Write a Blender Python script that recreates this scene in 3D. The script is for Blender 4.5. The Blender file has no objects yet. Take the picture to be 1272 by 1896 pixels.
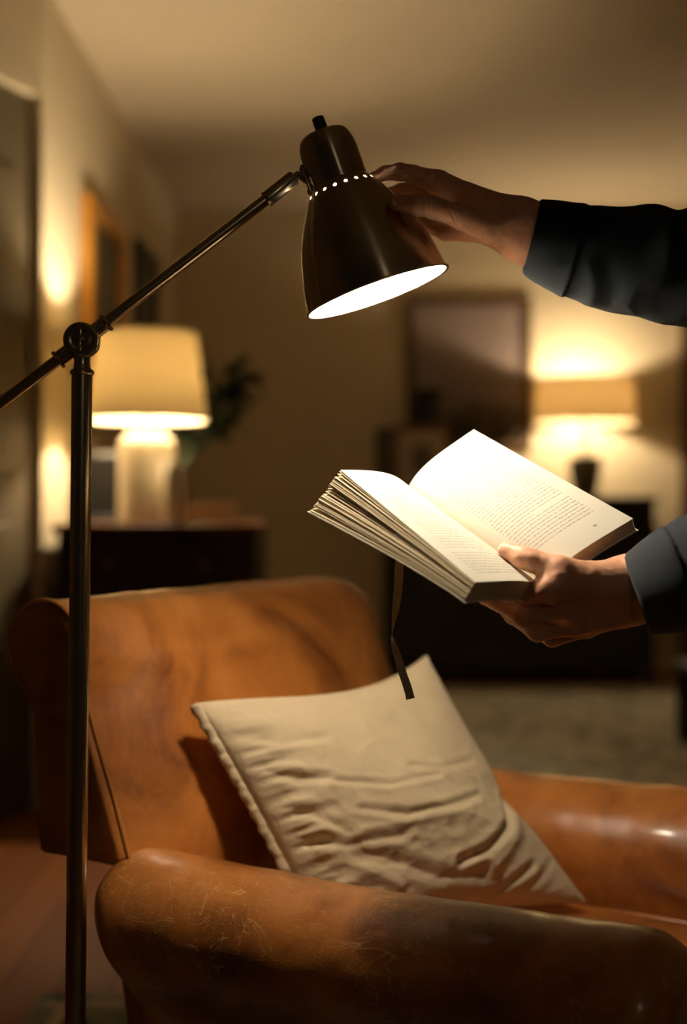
import bpy, bmesh, math, random
import numpy as np
from mathutils import Vector, Matrix
random.seed(7)
PI = math.pi
F_PX = 2400.0; HZ = 928.0; EYE = 1.02
# ------------------------------------------------------------------ camera, world, exposure
scn = bpy.context.scene
C = scn.collection
cam_d = bpy.data.cameras.new('camera'); cam = bpy.data.objects.new('camera', cam_d); C.objects.link(cam)
cam.location = (0, 0, EYE); cam.rotation_euler = (PI/2, 0, 0)
cam_d.sensor_fit = 'VERTICAL'; cam_d.sensor_height = 36.0; cam_d.sensor_width = 24.15
cam_d.lens = 36.0*F_PX/1896.0
cam_d.shift_y = -20.0/1896.0
cam_d.clip_start = 0.05
cam_d.dof.use_dof = True; cam_d.dof.focus_distance = 1.405; cam_d.dof.aperture_fstop = 1.95
scn.camera = cam
scn.view_settings.view_transform = 'Standard'; scn.view_settings.look = 'None'
scn.view_settings.exposure = 0.0; scn.view_settings.gamma = 1.0; scn.view_settings.use_curve_mapping = False
world = bpy.data.worlds.new('world'); scn.world = world; world.use_nodes = True
world.node_tree.nodes['Background'].inputs[0].default_value = (1.0, 0.70, 0.36, 1)
world.node_tree.nodes['Background'].inputs[1].default_value = 0.008
KEY_LAMP = 400.0      # emission of the reading lamp's bulb
TABLE_LAMP = 1080.0    # emission of the left table lamp's bulb
FAR_LAMP = 720.0      # emission of the far table lamp's bulb
STREAK_GLOBE = 9.0   # emission of the added, unseen globe behind the viewer
KEY_COL = (1.0, 0.86, 0.66); WARM_COL = (1.0, 0.81, 0.55)

# ------------------------------------------------------------------ helpers
def at(px, py, d):
    return np.array([(px-636.0)/F_PX*d, d, EYE-(py-HZ)/F_PX*d])

def mesh_from(verts, faces, name, smooth=True):
    me = bpy.data.meshes.new(name)
    me.from_pydata([tuple(map(float, v)) for v in verts], [], [tuple(map(int, f)) for f in faces])
    me.update()
    if smooth:
        me.polygons.foreach_set('use_smooth', [True]*len(me.polygons))
    return me

def obj(name, me, mat=None, parent=None, loc=None):
    o = bpy.data.objects.new(name, me); C.objects.link(o)
    if mat is not None: me.materials.append(mat)
    if parent is not None: o.parent = parent
    if loc is not None: o.location = loc
    return o

def bobj(name, bm, mat, parent=None, loc=None, smooth=True, sharp=None):
    me = bpy.data.meshes.new(name)
    bmesh.ops.recalc_face_normals(bm, faces=bm.faces)
    bm.to_mesh(me); bm.free()
    if smooth:
        me.polygons.foreach_set('use_smooth', [True]*len(me.polygons))
        me.set_sharp_from_angle(angle=math.radians(sharp if sharp else 35))
    return obj(name, me, mat, parent, loc)

def thing(name, label, cat, loc=(0, 0, 0), rotz=0.0, group=None):
    o = bpy.data.objects.new(name, None); C.objects.link(o)
    o.location = loc; o.rotation_euler = (0, 0, rotz); o['label'] = label; o['category'] = cat
    if group: o['group'] = group
    return o

def tag(o, label, cat, group=None):
    o['label'] = label; o['category'] = cat
    if group: o['group'] = group
    return o

def struct(o):
    o['kind'] = 'structure'; return o

def add_box(bm, lo, hi, bevel=0.0, seg=2, mat=None):
    lo = Vector(lo); hi = Vector(hi)
    r = bmesh.ops.create_cube(bm, size=1.0)
    vs = r['verts']
    for v in vs:
        v.co = Vector((lo[i] + (v.co[i]+0.5)*(hi[i]-lo[i]) for i in range(3)))
    if bevel > 0:
        es = list({e for v in vs for e in v.link_edges})
        rr = bmesh.ops.bevel(bm, geom=es, offset=bevel, segments=seg, profile=0.5, affect='EDGES')
        vs = list({v for f in rr['faces'] for v in f.verts} | {v for v in vs if v.is_valid})
    if mat is not None:
        bmesh.ops.transform(bm, matrix=mat, verts=vs)
    return vs

def basis(axis):
    a = Vector(axis).normalized()
    u = a.cross(Vector((0, 1, 0)))
    if u.length < 1e-3: u = a.cross(Vector((1, 0, 0)))
    u.normalize(); return a, u, a.cross(u)

def add_lathe(bm, prof, seg=48, origin=(0, 0, 0), axis=(0, 0, 1), close=False):
    """prof: list of (r, t) along the axis"""
    a, u, w = basis(axis); o = Vector(origin); rings = []
    for r, t in prof:
        if r < 1e-6:
            rings.append([bm.verts.new(o + a*t)])
        else:
            rings.append([bm.verts.new(o + a*t + u*(r*math.cos(2*PI*k/seg)) + w*(r*math.sin(2*PI*k/seg))) for k in range(seg)])
    pairs = list(zip(rings[:-1], rings[1:]))
    if close: pairs.append((rings[-1], rings[0]))
    for A, B in pairs:
        for k in range(seg):
            k2 = (k+1) % seg
            if len(A) == 1 and len(B) == 1: continue
            if len(A) == 1: bm.faces.new((A[0], B[k2], B[k]))
            elif len(B) == 1: bm.faces.new((A[k], A[k2], B[0]))
            else: bm.faces.new((A[k], A[k2], B[k2], B[k]))
    return bm

def add_tube(bm, pts, r, seg=10, flat=1.0):
    pts = [Vector(p) for p in pts]; n = len(pts); rings = []
    rr = r if isinstance(r, (list, tuple)) else [r]*n
    t0 = (pts[1]-pts[0]).normalized(); a, u, w = basis(t0)
    for i, p in enumerate(pts):
        t = (pts[min(i+1, n-1)]-pts[max(i-1, 0)]).normalized()
        u = (u - t*u.dot(t)).normalized(); w = t.cross(u)
        rings.append([bm.verts.new(p + u*(rr[i]*math.cos(2*PI*k/seg)) + w*(rr[i]*flat*math.sin(2*PI*k/seg))) for k in range(seg)])
    for A, B in zip(rings[:-1], rings[1:]):
        for k in range(seg): bm.faces.new((A[k], A[(k+1) % seg], B[(k+1) % seg], B[k]))
    bm.faces.new(rings[0][::-1]); bm.faces.new(rings[-1])
    return bm

# ------------------------------------------------------------------ signed-distance modelling
def smin(a, b, k):
    h = np.maximum(k-np.abs(a-b), 0.0)/k
    return np.minimum(a, b) - h*h*k*0.25
def smax(a, b, k): return -smin(-a, -b, k)

def cone(P, a, b, ra, rb):
    a = np.asarray(a, np.float32); b = np.asarray(b, np.float32)
    ab = b-a; t = np.clip(((P-a)@ab)/max(float(ab@ab), 1e-12), 0, 1)
    return np.linalg.norm(P-(a+t[:, None]*ab), axis=1)-(ra+(rb-ra)*t)

def ellip(P, c, R, q=None):
    D = P-np.asarray(c, np.float32)
    if q is not None: D = D@np.asarray(q, np.float32)
    R = np.asarray(R, np.float32)
    k0 = np.linalg.norm(D/R, axis=1); k1 = np.linalg.norm(D/(R*R), axis=1)+1e-9
    return k0*(k0-1.0)/k1

def rbox(P, c, hf, r):
    q = np.abs(P-np.asarray(c, np.float32))-(np.asarray(hf, np.float32)-r)
    return np.linalg.norm(np.maximum(q, 0), axis=1)+np.minimum(q.max(axis=1), 0)-r

def poly2(x, y, pts):
    pts = np.asarray(pts, np.float32); n = len(pts)
    d = np.full(x.shape, 1e9, np.float32); s = np.ones(x.shape, np.float32)
    for i in range(n):
        ax, ay = pts[i]; bx, by = pts[i-1]
        ex, ey = bx-ax, by-ay; wx, wy = x-ax, y-ay
        t = np.clip((wx*ex+wy*ey)/(ex*ex+ey*ey+1e-12), 0, 1)
        dx, dy = wx-ex*t, wy-ey*t
        d = np.minimum(d, dx*dx+dy*dy)
        c1 = y >= ay; c2 = y < by; c3 = ex*wy > ey*wx
        flip = (c1 & c2 & c3) | (~c1 & ~c2 & ~c3)
        s = np.where(flip, -s, s)
    return s*np.sqrt(d)

_rng = np.random.RandomState(5); _LAT = _rng.rand(32, 32, 32).astype(np.float32)*2-1
def vnoise(P, f):
    Q = P*f+100.0; I = np.floor(Q).astype(int); t = (Q-I).astype(np.float32); t = t*t*(3-2*t); I = I & 31; J = (I+1) & 31
    x0, y0, z0 = I.T; x1, y1, z1 = J.T; tx, ty, tz = t.T
    L = _LAT
    a = L[x0, y0, z0]*(1-tx)+L[x1, y0, z0]*tx; b = L[x0, y1, z0]*(1-tx)+L[x1, y1, z0]*tx
    c = L[x0, y0, z1]*(1-tx)+L[x1, y0, z1]*tx; d = L[x0, y1, z1]*(1-tx)+L[x1, y1, z1]*tx
    return (a*(1-ty)+b*ty)*(1-tz)+(c*(1-ty)+d*ty)*tz

def sdf_mesh(fn, lo, hi, h):
    lo = np.asarray(lo, np.float32); hi = np.asarray(hi, np.float32); K = 4
    nc = np.ceil((hi-lo)/(h*K)).astype(int)+1
    ax = [lo[i]+np.arange(nc[i])*h*K+h*(K-1)/2 for i in range(3)]
    G = np.stack(np.meshgrid(*ax, indexing='ij'), -1).reshape(-1, 3).astype(np.float32)
    vc = fn(G).reshape(nc)
    V = np.repeat(np.repeat(np.repeat(vc, K, 0), K, 1), K, 2).astype(np.float32)
    near = np.argwhere(np.abs(vc) < h*K*1.9)
    off = np.stack(np.meshgrid(*[np.arange(K)]*3, indexing='ij'), -1).reshape(-1, 3)
    idx = (near[:, None, :]*K+off[None]).reshape(-1, 3)
    for s in range(0, len(idx), 400000):
        j = idx[s:s+400000]; V[j[:, 0], j[:, 1], j[:, 2]] = fn((lo+j*h).astype(np.float32))
    S = V < 0; n = np.array(V.shape)
    c = [S[dx:n[0]-1+dx, dy:n[1]-1+dy, dz:n[2]-1+dz] for dx in (0, 1) for dy in (0, 1) for dz in (0, 1)]
    allc = np.logical_and.reduce(c); anyc = np.logical_or.reduce(c); act = anyc & ~allc
    ids = np.full(act.shape, -1, int); cells = np.argwhere(act); ids[act] = np.arange(len(cells))
    acc = np.zeros((len(cells), 3)); cnt = np.zeros(len(cells))
    cor = [(dx, dy, dz) for dx in (0, 1) for dy in (0, 1) for dz in (0, 1)]
    for a in cor:
        for k in range(3):
            if a[k] == 1: continue
            b = list(a); b[k] = 1
            A = cells+np.array(a); B = cells+np.array(b)
            va = V[A[:, 0], A[:, 1], A[:, 2]]; vb = V[B[:, 0], B[:, 1], B[:, 2]]
            m = (va < 0) != (vb < 0); t = np.where(m, va/np.where(m, va-vb, 1), 0)
            p = np.tile(np.array(a, float), (len(cells), 1)); p[:, k] = t
            acc += p*m[:, None]; cnt += m
    verts = lo+(cells+acc/cnt[:, None])*h
    faces = []
    for k in range(3):
        u, w = (k+1) % 3, (k+2) % 3
        sl0 = [slice(None)]*3; sl1 = [slice(None)]*3; sl0[k] = slice(0, -1); sl1[k] = slice(1, None)
        E = np.argwhere(S[tuple(sl0)] != S[tuple(sl1)])
        E = E[(E[:, u] > 0) & (E[:, w] > 0)]
        E = E[(E[:, u] < act.shape[u]) & (E[:, w] < act.shape[w]) & (E[:, k] < act.shape[k])]
        def g(du, dw):
            q = E.copy(); q[:, u] -= du; q[:, w] -= dw
            return ids[q[:, 0], q[:, 1], q[:, 2]]
        quad = np.stack([g(1, 1), g(0, 1), g(0, 0), g(1, 0)], 1)
        inside = S[E[:, 0], E[:, 1], E[:, 2]]
        quad[~inside] = quad[~inside][:, ::-1]
        faces.append(quad)
    faces = np.concatenate(faces); faces = faces[(faces >= 0).all(1)]
    e = h*0.35
    for _ in range(2):
        Pv = verts.astype(np.float32); f0 = fn(Pv)
        g = np.stack([fn(Pv+np.eye(3, dtype=np.float32)[i]*e)-fn(Pv-np.eye(3, dtype=np.float32)[i]*e) for i in range(3)], 1)/(2*e)
        gn = (g*g).sum(1)+1e-6
        st = -(f0/gn)[:, None]*g; L = np.linalg.norm(st, axis=1, keepdims=True); st *= np.minimum(1, h*0.6/np.maximum(L, 1e-9))
        verts = verts+st
    return verts, faces

def join_vf(parts):
    V = []; Fs = []; n = 0
    for v, f in parts:
        V.append(np.asarray(v)); Fs.append(np.asarray(f)+n); n += len(v)
    return np.concatenate(V), np.concatenate(Fs)

# ------------------------------------------------------------------ materials
def new_mat(name):
    m = bpy.data.materials.new(name); m.use_nodes = True
    nt = m.node_tree; b = nt.nodes['Principled BSDF']
    return m, nt, b
def nd(nt, typ, **kw):
    n = nt.nodes.new(typ)
    for k, v in kw.items():
        if k.startswith('i_'):
            key = k[2:].replace('_', ' ')
            n.inputs[key].default_value = v
        else: setattr(n, k, v)
    return n
def ramp(nt, src, stops):
    r = nt.nodes.new('ShaderNodeValToRGB'); els = r.color_ramp.elements
    els[0].position = stops[0][0]; els[0].color = (*stops[0][1], 1)
    els[1].position = stops[-1][0]; els[1].color = (*stops[-1][1], 1)
    for p, c in stops[1:-1]:
        e = els.new(p); e.color = (*c, 1)
    nt.links.new(src, r.inputs[0]); return r
def simple(name, col, rough=0.6, metal=0.0, noise=0.0, scale=8.0, bump=0.0, bscale=60.0, spec=0.5, **kw):
    m, nt, b = new_mat(name); L = nt.links
    b.inputs['Roughness'].default_value = rough; b.inputs['Metallic'].default_value = metal
    b.inputs['Specular IOR Level'].default_value = spec
    tc = nd(nt, 'ShaderNodeTexCoord')
    n = nd(nt, 'ShaderNodeTexNoise', i_Scale=scale, i_Detail=5.0); L.new(tc.outputs['Object'], n.inputs['Vector'])
    c2 = tuple(max(0, c*(1-noise)) for c in col); c1 = tuple(min(1, c*(1+noise)) for c in col)
    r = ramp(nt, n.outputs['Fac'], [(0.3, c2), (0.7, c1)]); L.new(r.outputs[0], b.inputs['Base Color'])
    if bump > 0:
        n2 = nd(nt, 'ShaderNodeTexNoise', i_Scale=bscale, i_Detail=4.0); L.new(tc.outputs['Object'], n2.inputs['Vector'])
        bp = nd(nt, 'ShaderNodeBump', i_Strength=bump, i_Distance=0.002); L.new(n2.outputs['Fac'], bp.inputs['Height']); L.new(bp.outputs[0], b.inputs['Normal'])
    for k, v in kw.items(): b.inputs[k.replace('_', ' ')].default_value = v
    return m
def emit(name, col, s):
    m, nt, b = new_mat(name); b.inputs['Base Color'].default_value = (0.9, 0.9, 0.9, 1)
    b.inputs['Emission Color'].default_value = (*col, 1); b.inputs['Emission Strength'].default_value = s
    return m

M = {}
M['wall'] = simple('wall_paint', (0.66, 0.56, 0.38), 0.85, noise=0.03, scale=3, bump=0.15, bscale=150)
M['ceiling'] = simple('ceiling_paint', (0.60, 0.50, 0.35), 0.9, noise=0.02, scale=2)
M['door'] = simple('door_paint', (0.13, 0.10, 0.055), 0.6, noise=0.08, scale=4)  # the entry wall's shade is put into this dark tone
M['trim'] = simple('trim_wood', (0.10, 0.055, 0.025), 0.5, noise=0.2, scale=12)
M['dark_wood'] = simple('dark_wood', (0.035, 0.018, 0.009), 0.38, noise=0.35, scale=10, bump=0.1)
M['walnut'] = simple('walnut_top', (0.16, 0.07, 0.028), 0.35, noise=0.3, scale=10, bump=0.1)
M['ceramic'] = simple('cream_ceramic', (0.78, 0.72, 0.60), 0.3, noise=0.03, scale=20)
M['dark_ceramic'] = simple('dark_ceramic', (0.07, 0.055, 0.03), 0.35, noise=0.2)
M['gold'] = simple('gilt_frame', (0.72, 0.36, 0.07), 0.38, metal=0.7, noise=0.12, scale=25)
M['art'] = simple('dark_painting', (0.10, 0.085, 0.05), 0.5, noise=0.6, scale=4)
M['black'] = simple('black_lacquer', (0.012, 0.010, 0.008), 0.4, noise=0.1)
M['leaf'] = simple('leaf_green', (0.012, 0.030, 0.012), 0.5, noise=0.3, scale=20)
M['brass'] = simple('dark_brass', (0.35, 0.24, 0.10), 0.35, metal=1.0, noise=0.1)
M['paper_cover'] = simple('book_cover', (0.80, 0.74, 0.62), 0.55, noise=0.03)
M['book_red'] = simple('rust_cover', (0.34, 0.10, 0.035), 0.6, noise=0.1)
M['book_tan'] = simple('tan_cover', (0.55, 0.36, 0.19), 0.6, noise=0.1)
M['mat_board'] = simple('mat_board', (0.42, 0.35, 0.26), 0.8, noise=0.05)
M['ribbon'] = simple('ribbon_satin', (0.58, 0.48, 0.30), 0.45, noise=0.08, scale=80, Sheen_Weight=0.2)
M['stitch'] = simple('stitch_thread', (0.22, 0.10, 0.035), 0.7)
M['matte_black'] = simple('matte_black', (0.008, 0.007, 0.006), 0.95, spec=0.05)
M['nail'] = simple('finger_nail', (0.80, 0.47, 0.36), 0.28, noise=0.03)

def mat_metal(name='brushed_nickel', spun=False):
    m, nt, b = new_mat(name); L = nt.links
    tc = nd(nt, 'ShaderNodeTexCoord'); mp = nd(nt, 'ShaderNodeMapping'); mp.inputs['Scale'].default_value = (900, 900, 30)
    L.new(tc.outputs['Object'], mp.inputs[0])
    n = nd(nt, 'ShaderNodeTexNoise', i_Scale=1.0, i_Detail=3.0); L.new(mp.outputs[0], n.inputs['Vector'])
    n2 = nd(nt, 'ShaderNodeTexNoise', i_Scale=14.0, i_Detail=4.0); L.new(tc.outputs['Object'], n2.inputs['Vector'])
    r = ramp(nt, n2.outputs['Fac'], [(0.3, (0.40, 0.335, 0.235)), (0.7, (0.50, 0.425, 0.31))]); L.new(r.outputs[0], b.inputs['Base Color'])
    b.inputs['Metallic'].default_value = 1.0
    mr = nd(nt, 'ShaderNodeMapRange'); mr.inputs['To Min'].default_value = 0.19; mr.inputs['To Max'].default_value = 0.28
    L.new(n.outputs['Fac'], mr.inputs['Value']); L.new(mr.outputs[0], b.inputs['Roughness'])
    if spun:
        mr.inputs['To Min'].default_value = 0.22; mr.inputs['To Max'].default_value = 0.28; b.inputs['Anisotropic'].default_value = 0.9; b.inputs['Anisotropic Rotation'].default_value = 0.25; mp.inputs['Scale'].default_value = (30, 30, 900)
        tg = nd(nt, 'ShaderNodeTangent'); tg.direction_type = 'RADIAL'; tg.axis = 'Z'; L.new(tg.outputs[0], b.inputs['Tangent'])
    bp = nd(nt, 'ShaderNodeBump', i_Strength=0.04, i_Distance=0.0004); L.new(n.outputs['Fac'], bp.inputs['Height']); L.new(bp.outputs[0], b.inputs['Normal'])
    return m
M['metal'] = mat_metal(); M['spun'] = mat_metal('spun_nickel', True)
M['enamel'] = simple('white_enamel', (0.88, 0.86, 0.80), 0.4)

def mat_leather(name='cognac_leather', scr=1.0, dark=1.0):
    m, nt, b = new_mat(name); L = nt.links
    tc = nd(nt, 'ShaderNodeTexCoord')
    n = nd(nt, 'ShaderNodeTexNoise', i_Scale=6.0, i_Detail=6.0, i_Roughness=0.6, i_Distortion=0.6); L.new(tc.outputs['Object'], n.inputs['Vector'])
    r = ramp(nt, n.outputs['Fac'], [(0.28, (0.085*dark, 0.022*dark, 0.005*dark)), (0.5, (0.27*dark, 0.092*dark, 0.017*dark)), (0.74, (0.40*dark, 0.155*dark, 0.034*dark))])
    # pull marks: thin, pale, wandering scratches
    def scratches(rot, sc, th, seed):
        mp = nd(nt, 'ShaderNodeMapping'); mp.inputs['Rotation'].default_value = rot; mp.inputs['Scale'].default_value = sc; mp.inputs['Location'].default_value = (seed, seed*2, 0)
        L.new(tc.outputs['Object'], mp.inputs[0])
        q = nd(nt, 'ShaderNodeTexNoise', i_Scale=1.0, i_Detail=2.5, i_Distortion=1.4); L.new(mp.outputs[0], q.inputs['Vector'])
        a = nd(nt, 'ShaderNodeMath', operation='SUBTRACT'); L.new(q.outputs['Fac'], a.inputs[0]); a.inputs[1].default_value = 0.5
        c = nd(nt, 'ShaderNodeMath', operation='ABSOLUTE'); L.new(a.outputs[0], c.inputs[0])
        d = nd(nt, 'ShaderNodeMapRange'); d.inputs['From Min'].default_value = 0.0; d.inputs['From Max'].default_value = th; d.inputs['To Min'].default_value = 1; d.inputs['To Max'].default_value = 0
        L.new(c.outputs[0], d.inputs['Value']); return d.outputs[0]
    s1 = scratches((0.3, 0.2, 0.9), (9, 34, 20), 0.007, 1.3); s2 = scratches((0.9, 0.4, -0.5), (36, 10, 24), 0.007, 4.1); s3 = scratches((0.2, 1.1, 0.2), (16, 30, 12), 0.006, 7.7)
    mx = nd(nt, 'ShaderNodeMath', operation='MAXIMUM'); L.new(s1, mx.inputs[0]); L.new(s2, mx.inputs[1])
    mx2 = nd(nt, 'ShaderNodeMath', operation='MAXIMUM'); L.new(mx.outputs[0], mx2.inputs[0]); L.new(s3, mx2.inputs[1])
    mk = nd(nt, 'ShaderNodeTexNoise', i_Scale=9.0, i_Detail=4.0); L.new(tc.outputs['Object'], mk.inputs['Vector'])
    mr = nd(nt, 'ShaderNodeMapRange'); mr.inputs['From Min'].default_value = 0.42; mr.inputs['From Max'].default_value = 0.60; L.new(mk.outputs['Fac'], mr.inputs['Value'])
    ml = nd(nt, 'ShaderNodeMath', operation='MULTIPLY'); L.new(mx2.outputs[0], ml.inputs[0]); L.new(mr.outputs[0], ml.inputs[1])
    ms = nd(nt, 'ShaderNodeMath', operation='MULTIPLY'); L.new(ml.outputs[0], ms.inputs[0]); ms.inputs[1].default_value = 0.5*scr
    mix = nd(nt, 'ShaderNodeMix', data_type='RGBA'); L.new(ms.outputs[0], mix.inputs['Factor']); L.new(r.outputs[0], mix.inputs['A']); mix.inputs['B'].default_value = (0.62, 0.34, 0.14, 1)
    L.new(mix.outputs['Result'], b.inputs['Base Color'])
    b.inputs['Roughness'].default_value = 0.40; b.inputs['Specular IOR Level'].default_value = 0.45
    b.inputs['Coat Weight'].default_value = 0.45; b.inputs['Coat Roughness'].default_value = 0.17
    v = nd(nt, 'ShaderNodeTexVoronoi', i_Scale=330.0); L.new(tc.outputs['Object'], v.inputs['Vector'])
    n4 = nd(nt, 'ShaderNodeTexNoise', i_Scale=22.0, i_Detail=5.0); L.new(tc.outputs['Object'], n4.inputs['Vector'])
    ad = nd(nt, 'ShaderNodeMath', operation='MULTIPLY_ADD'); L.new(n4.outputs['Fac'], ad.inputs[0]); ad.inputs[1].default_value = 6.0; L.new(v.outputs['Distance'], ad.inputs[2])
    bp = nd(nt, 'ShaderNodeBump', i_Strength=0.18, i_Distance=0.0008); L.new(ad.outputs[0], bp.inputs['Height']); L.new(bp.outputs[0], b.inputs['Normal'])
    return m
M['leather'] = mat_leather('cognac_leather', 0.35, 1.75)
M['leather_arm'] = mat_leather('worn_arm_leather', 1.9, 1.45)

def mat_cloth(name, col, var=0.06, scale=900.0, strength=0.25, sheen=0.2, rough=0.9, big=0.0):
    m, nt, b = new_mat(name); L = nt.links
    tc = nd(nt, 'ShaderNodeTexCoord')
    n = nd(nt, 'ShaderNodeTexNoise', i_Scale=14.0, i_Detail=8.0, i_Roughness=0.65); L.new(tc.outputs['Object'], n.inputs['Vector'])
    r = ramp(nt, n.outputs['Fac'], [(0.3, tuple(c*(1-var) for c in col)), (0.7, tuple(min(1, c*(1+var)) for c in col))]); L.new(r.outputs[0], b.inputs['Base Color'])
    b.inputs['Roughness'].default_value = rough; b.inputs['Sheen Weight'].default_value = sheen; b.inputs['Specular IOR Level'].default_value = 0.2
    w1 = nd(nt, 'ShaderNodeTexNoise', i_Scale=scale, i_Detail=2.0); L.new(tc.outputs['Object'], w1.inputs['Vector'])
    w2 = nd(nt, 'ShaderNodeTexNoise', i_Scale=38.0, i_Detail=5.0, i_Distortion=1.0); L.new(tc.outputs['Object'], w2.inputs['Vector'])
    ad = nd(nt, 'ShaderNodeMath', operation='MULTIPLY_ADD'); L.new(w2.outputs['Fac'], ad.inputs[0]); ad.inputs[1].default_value = big; L.new(w1.outputs['Fac'], ad.inputs[2])
    bp = nd(nt, 'ShaderNodeBump', i_Strength=strength, i_Distance=0.0008); L.new(ad.outputs[0], bp.inputs['Height']); L.new(bp.outputs[0], b.inputs['Normal'])
    return m
M['linen'] = mat_cloth('beige_linen', (0.66, 0.52, 0.33), 0.05, 800, 0.45, 0.1, big=6.0)
M['sweater'] = mat_cloth('navy_jersey', (0.007, 0.011, 0.016), 0.1, 1500, 0.3, 0.05)
M['trousers'] = mat_cloth('dark_trousers', (0.03, 0.028, 0.026), 0.1)

def mat_shade(name, col, trans=0.5):
    m, nt, b = new_mat(name); L = nt.links; nt.nodes.remove(b)
    out = nt.nodes['Material Output']
    tc = nd(nt, 'ShaderNodeTexCoord'); n = nd(nt, 'ShaderNodeTexNoise', i_Scale=60.0, i_Detail=4.0); L.new(tc.outputs['Object'], n.inputs['Vector'])
    r = ramp(nt, n.outputs['Fac'], [(0.3, tuple(c*0.94 for c in col)), (0.7, col)])
    d = nd(nt, 'ShaderNodeBsdfDiffuse'); t = nd(nt, 'ShaderNodeBsdfTranslucent'); mx = nd(nt, 'ShaderNodeMixShader'); mx.inputs[0].default_value = trans
    L.new(r.outputs[0], d.inputs[0]); L.new(r.outputs[0], t.inputs[0]); L.new(d.outputs[0], mx.inputs[1]); L.new(t.outputs[0], mx.inputs[2]); L.new(mx.outputs[0], out.inputs[0])
    return m
M['shade'] = mat_shade('linen_lamp_shade', (0.86, 0.75, 0.51), 0.145)
M['shade_far'] = mat_shade('linen_lamp_shade_far', (0.82, 0.68, 0.44), 0.26)

def mat_skin():
    m, nt, b = new_mat('skin'); L = nt.links
    tc = nd(nt, 'ShaderNodeTexCoord')
    n = nd(nt, 'ShaderNodeTexNoise', i_Scale=28.0, i_Detail=6.0, i_Roughness=0.6); L.new(tc.outputs['Object'], n.inputs['Vector'])
    r = ramp(nt, n.outputs['Fac'], [(0.3, (0.62, 0.29, 0.17)), (0.55, (0.72, 0.38, 0.24)), (0.75, (0.77, 0.44, 0.29))]); L.new(r.outputs[0], b.inputs['Base Color'])
    b.inputs['Roughness'].default_value = 0.48; b.inputs['Specular IOR Level'].default_value = 0.4
    b.inputs['Subsurface Weight'].default_value = 0.06; b.inputs['Subsurface Radius'].default_value = (1.0, 0.35, 0.2); b.inputs['Subsurface Scale'].default_value = 0.006
    v = nd(nt, 'ShaderNodeTexVoronoi', i_Scale=700.0); L.new(tc.outputs['Object'], v.inputs['Vector'])
    n2 = nd(nt, 'ShaderNodeTexNoise', i_Scale=120.0, i_Detail=4.0); L.new(tc.outputs['Object'], n2.inputs['Vector'])
    ad = nd(nt, 'ShaderNodeMath', operation='MULTIPLY_ADD'); L.new(n2.outputs['Fac'], ad.inputs[0]); ad.inputs[1].default_value = 2.0; L.new(v.outputs['Distance'], ad.inputs[2])
    bp = nd(nt, 'ShaderNodeBump', i_Strength=0.25, i_Distance=0.0006); L.new(ad.outputs[0], bp.inputs['Height']); L.new(bp.outputs[0], b.inputs['Normal'])
    return m
M['skin'] = mat_skin()

def mat_floor():
    m, nt, b = new_mat('oak_floor'); L = nt.links
    tc = nd(nt, 'ShaderNodeTexCoord'); mp = nd(nt, 'ShaderNodeMapping'); mp.inputs['Rotation'].default_value = (0, 0, PI/2)
    L.new(tc.outputs['Object'], mp.inputs[0])
    br = nd(nt, 'ShaderNodeTexBrick'); br.inputs['Scale'].default_value = 1.0; br.inputs['Brick Width'].default_value = 1.3; br.inputs['Row Height'].default_value = 0.12
    br.inputs['Mortar Size'].default_value = 0.002; br.inputs['Color1'].default_value = (0.32, 0.105, 0.018, 1); br.inputs['Color2'].default_value = (0.19, 0.058, 0.010, 1); br.inputs['Mortar'].default_value = (0.03, 0.012, 0.005, 1)
    L.new(mp.outputs[0], br.inputs[0]); L.new(br.outputs['Color'], b.inputs['Base Color'])
    b.inputs['Roughness'].default_value = 0.6; b.inputs['Specular IOR Level'].default_value = 0.2
    return m
M['floor'] = mat_floor()
def mat_rug(name, a, bcol):
    m, nt, b = new_mat(name); L = nt.links
    tc = nd(nt, 'ShaderNodeTexCoord'); v = nd(nt, 'ShaderNodeTexVoronoi', i_Scale=9.0); L.new(tc.outputs['Object'], v.inputs['Vector'])
    n = nd(nt, 'ShaderNodeTexNoise', i_Scale=7.0, i_Detail=6.0); L.new(tc.outputs['Object'], n.inputs['Vector'])
    ad = nd(nt, 'ShaderNodeMath', operation='MULTIPLY'); L.new(v.outputs['Distance'], ad.inputs[0]); L.new(n.outputs['Fac'], ad.inputs[1])
    r = ramp(nt, ad.outputs[0], [(0.1, a), (0.3, bcol)]); L.new(r.outputs[0], b.inputs['Base Color']); b.inputs['Roughness'].default_value = 0.95
    n3 = nd(nt, 'ShaderNodeTexNoise', i_Scale=300.0); L.new(tc.outputs['Object'], n3.inputs['Vector'])
    bp = nd(nt, 'ShaderNodeBump', i_Strength=0.5, i_Distance=0.004); L.new(n3.outputs['Fac'], bp.inputs['Height']); L.new(bp.outputs[0], b.inputs['Normal'])
    return m
M['rug'] = mat_rug('blue_grey_rug', (0.045, 0.055, 0.045), (0.20, 0.19, 0.13))
M['rug2'] = mat_rug('sage_rug', (0.16, 0.16, 0.11), (0.40, 0.35, 0.24))

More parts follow.
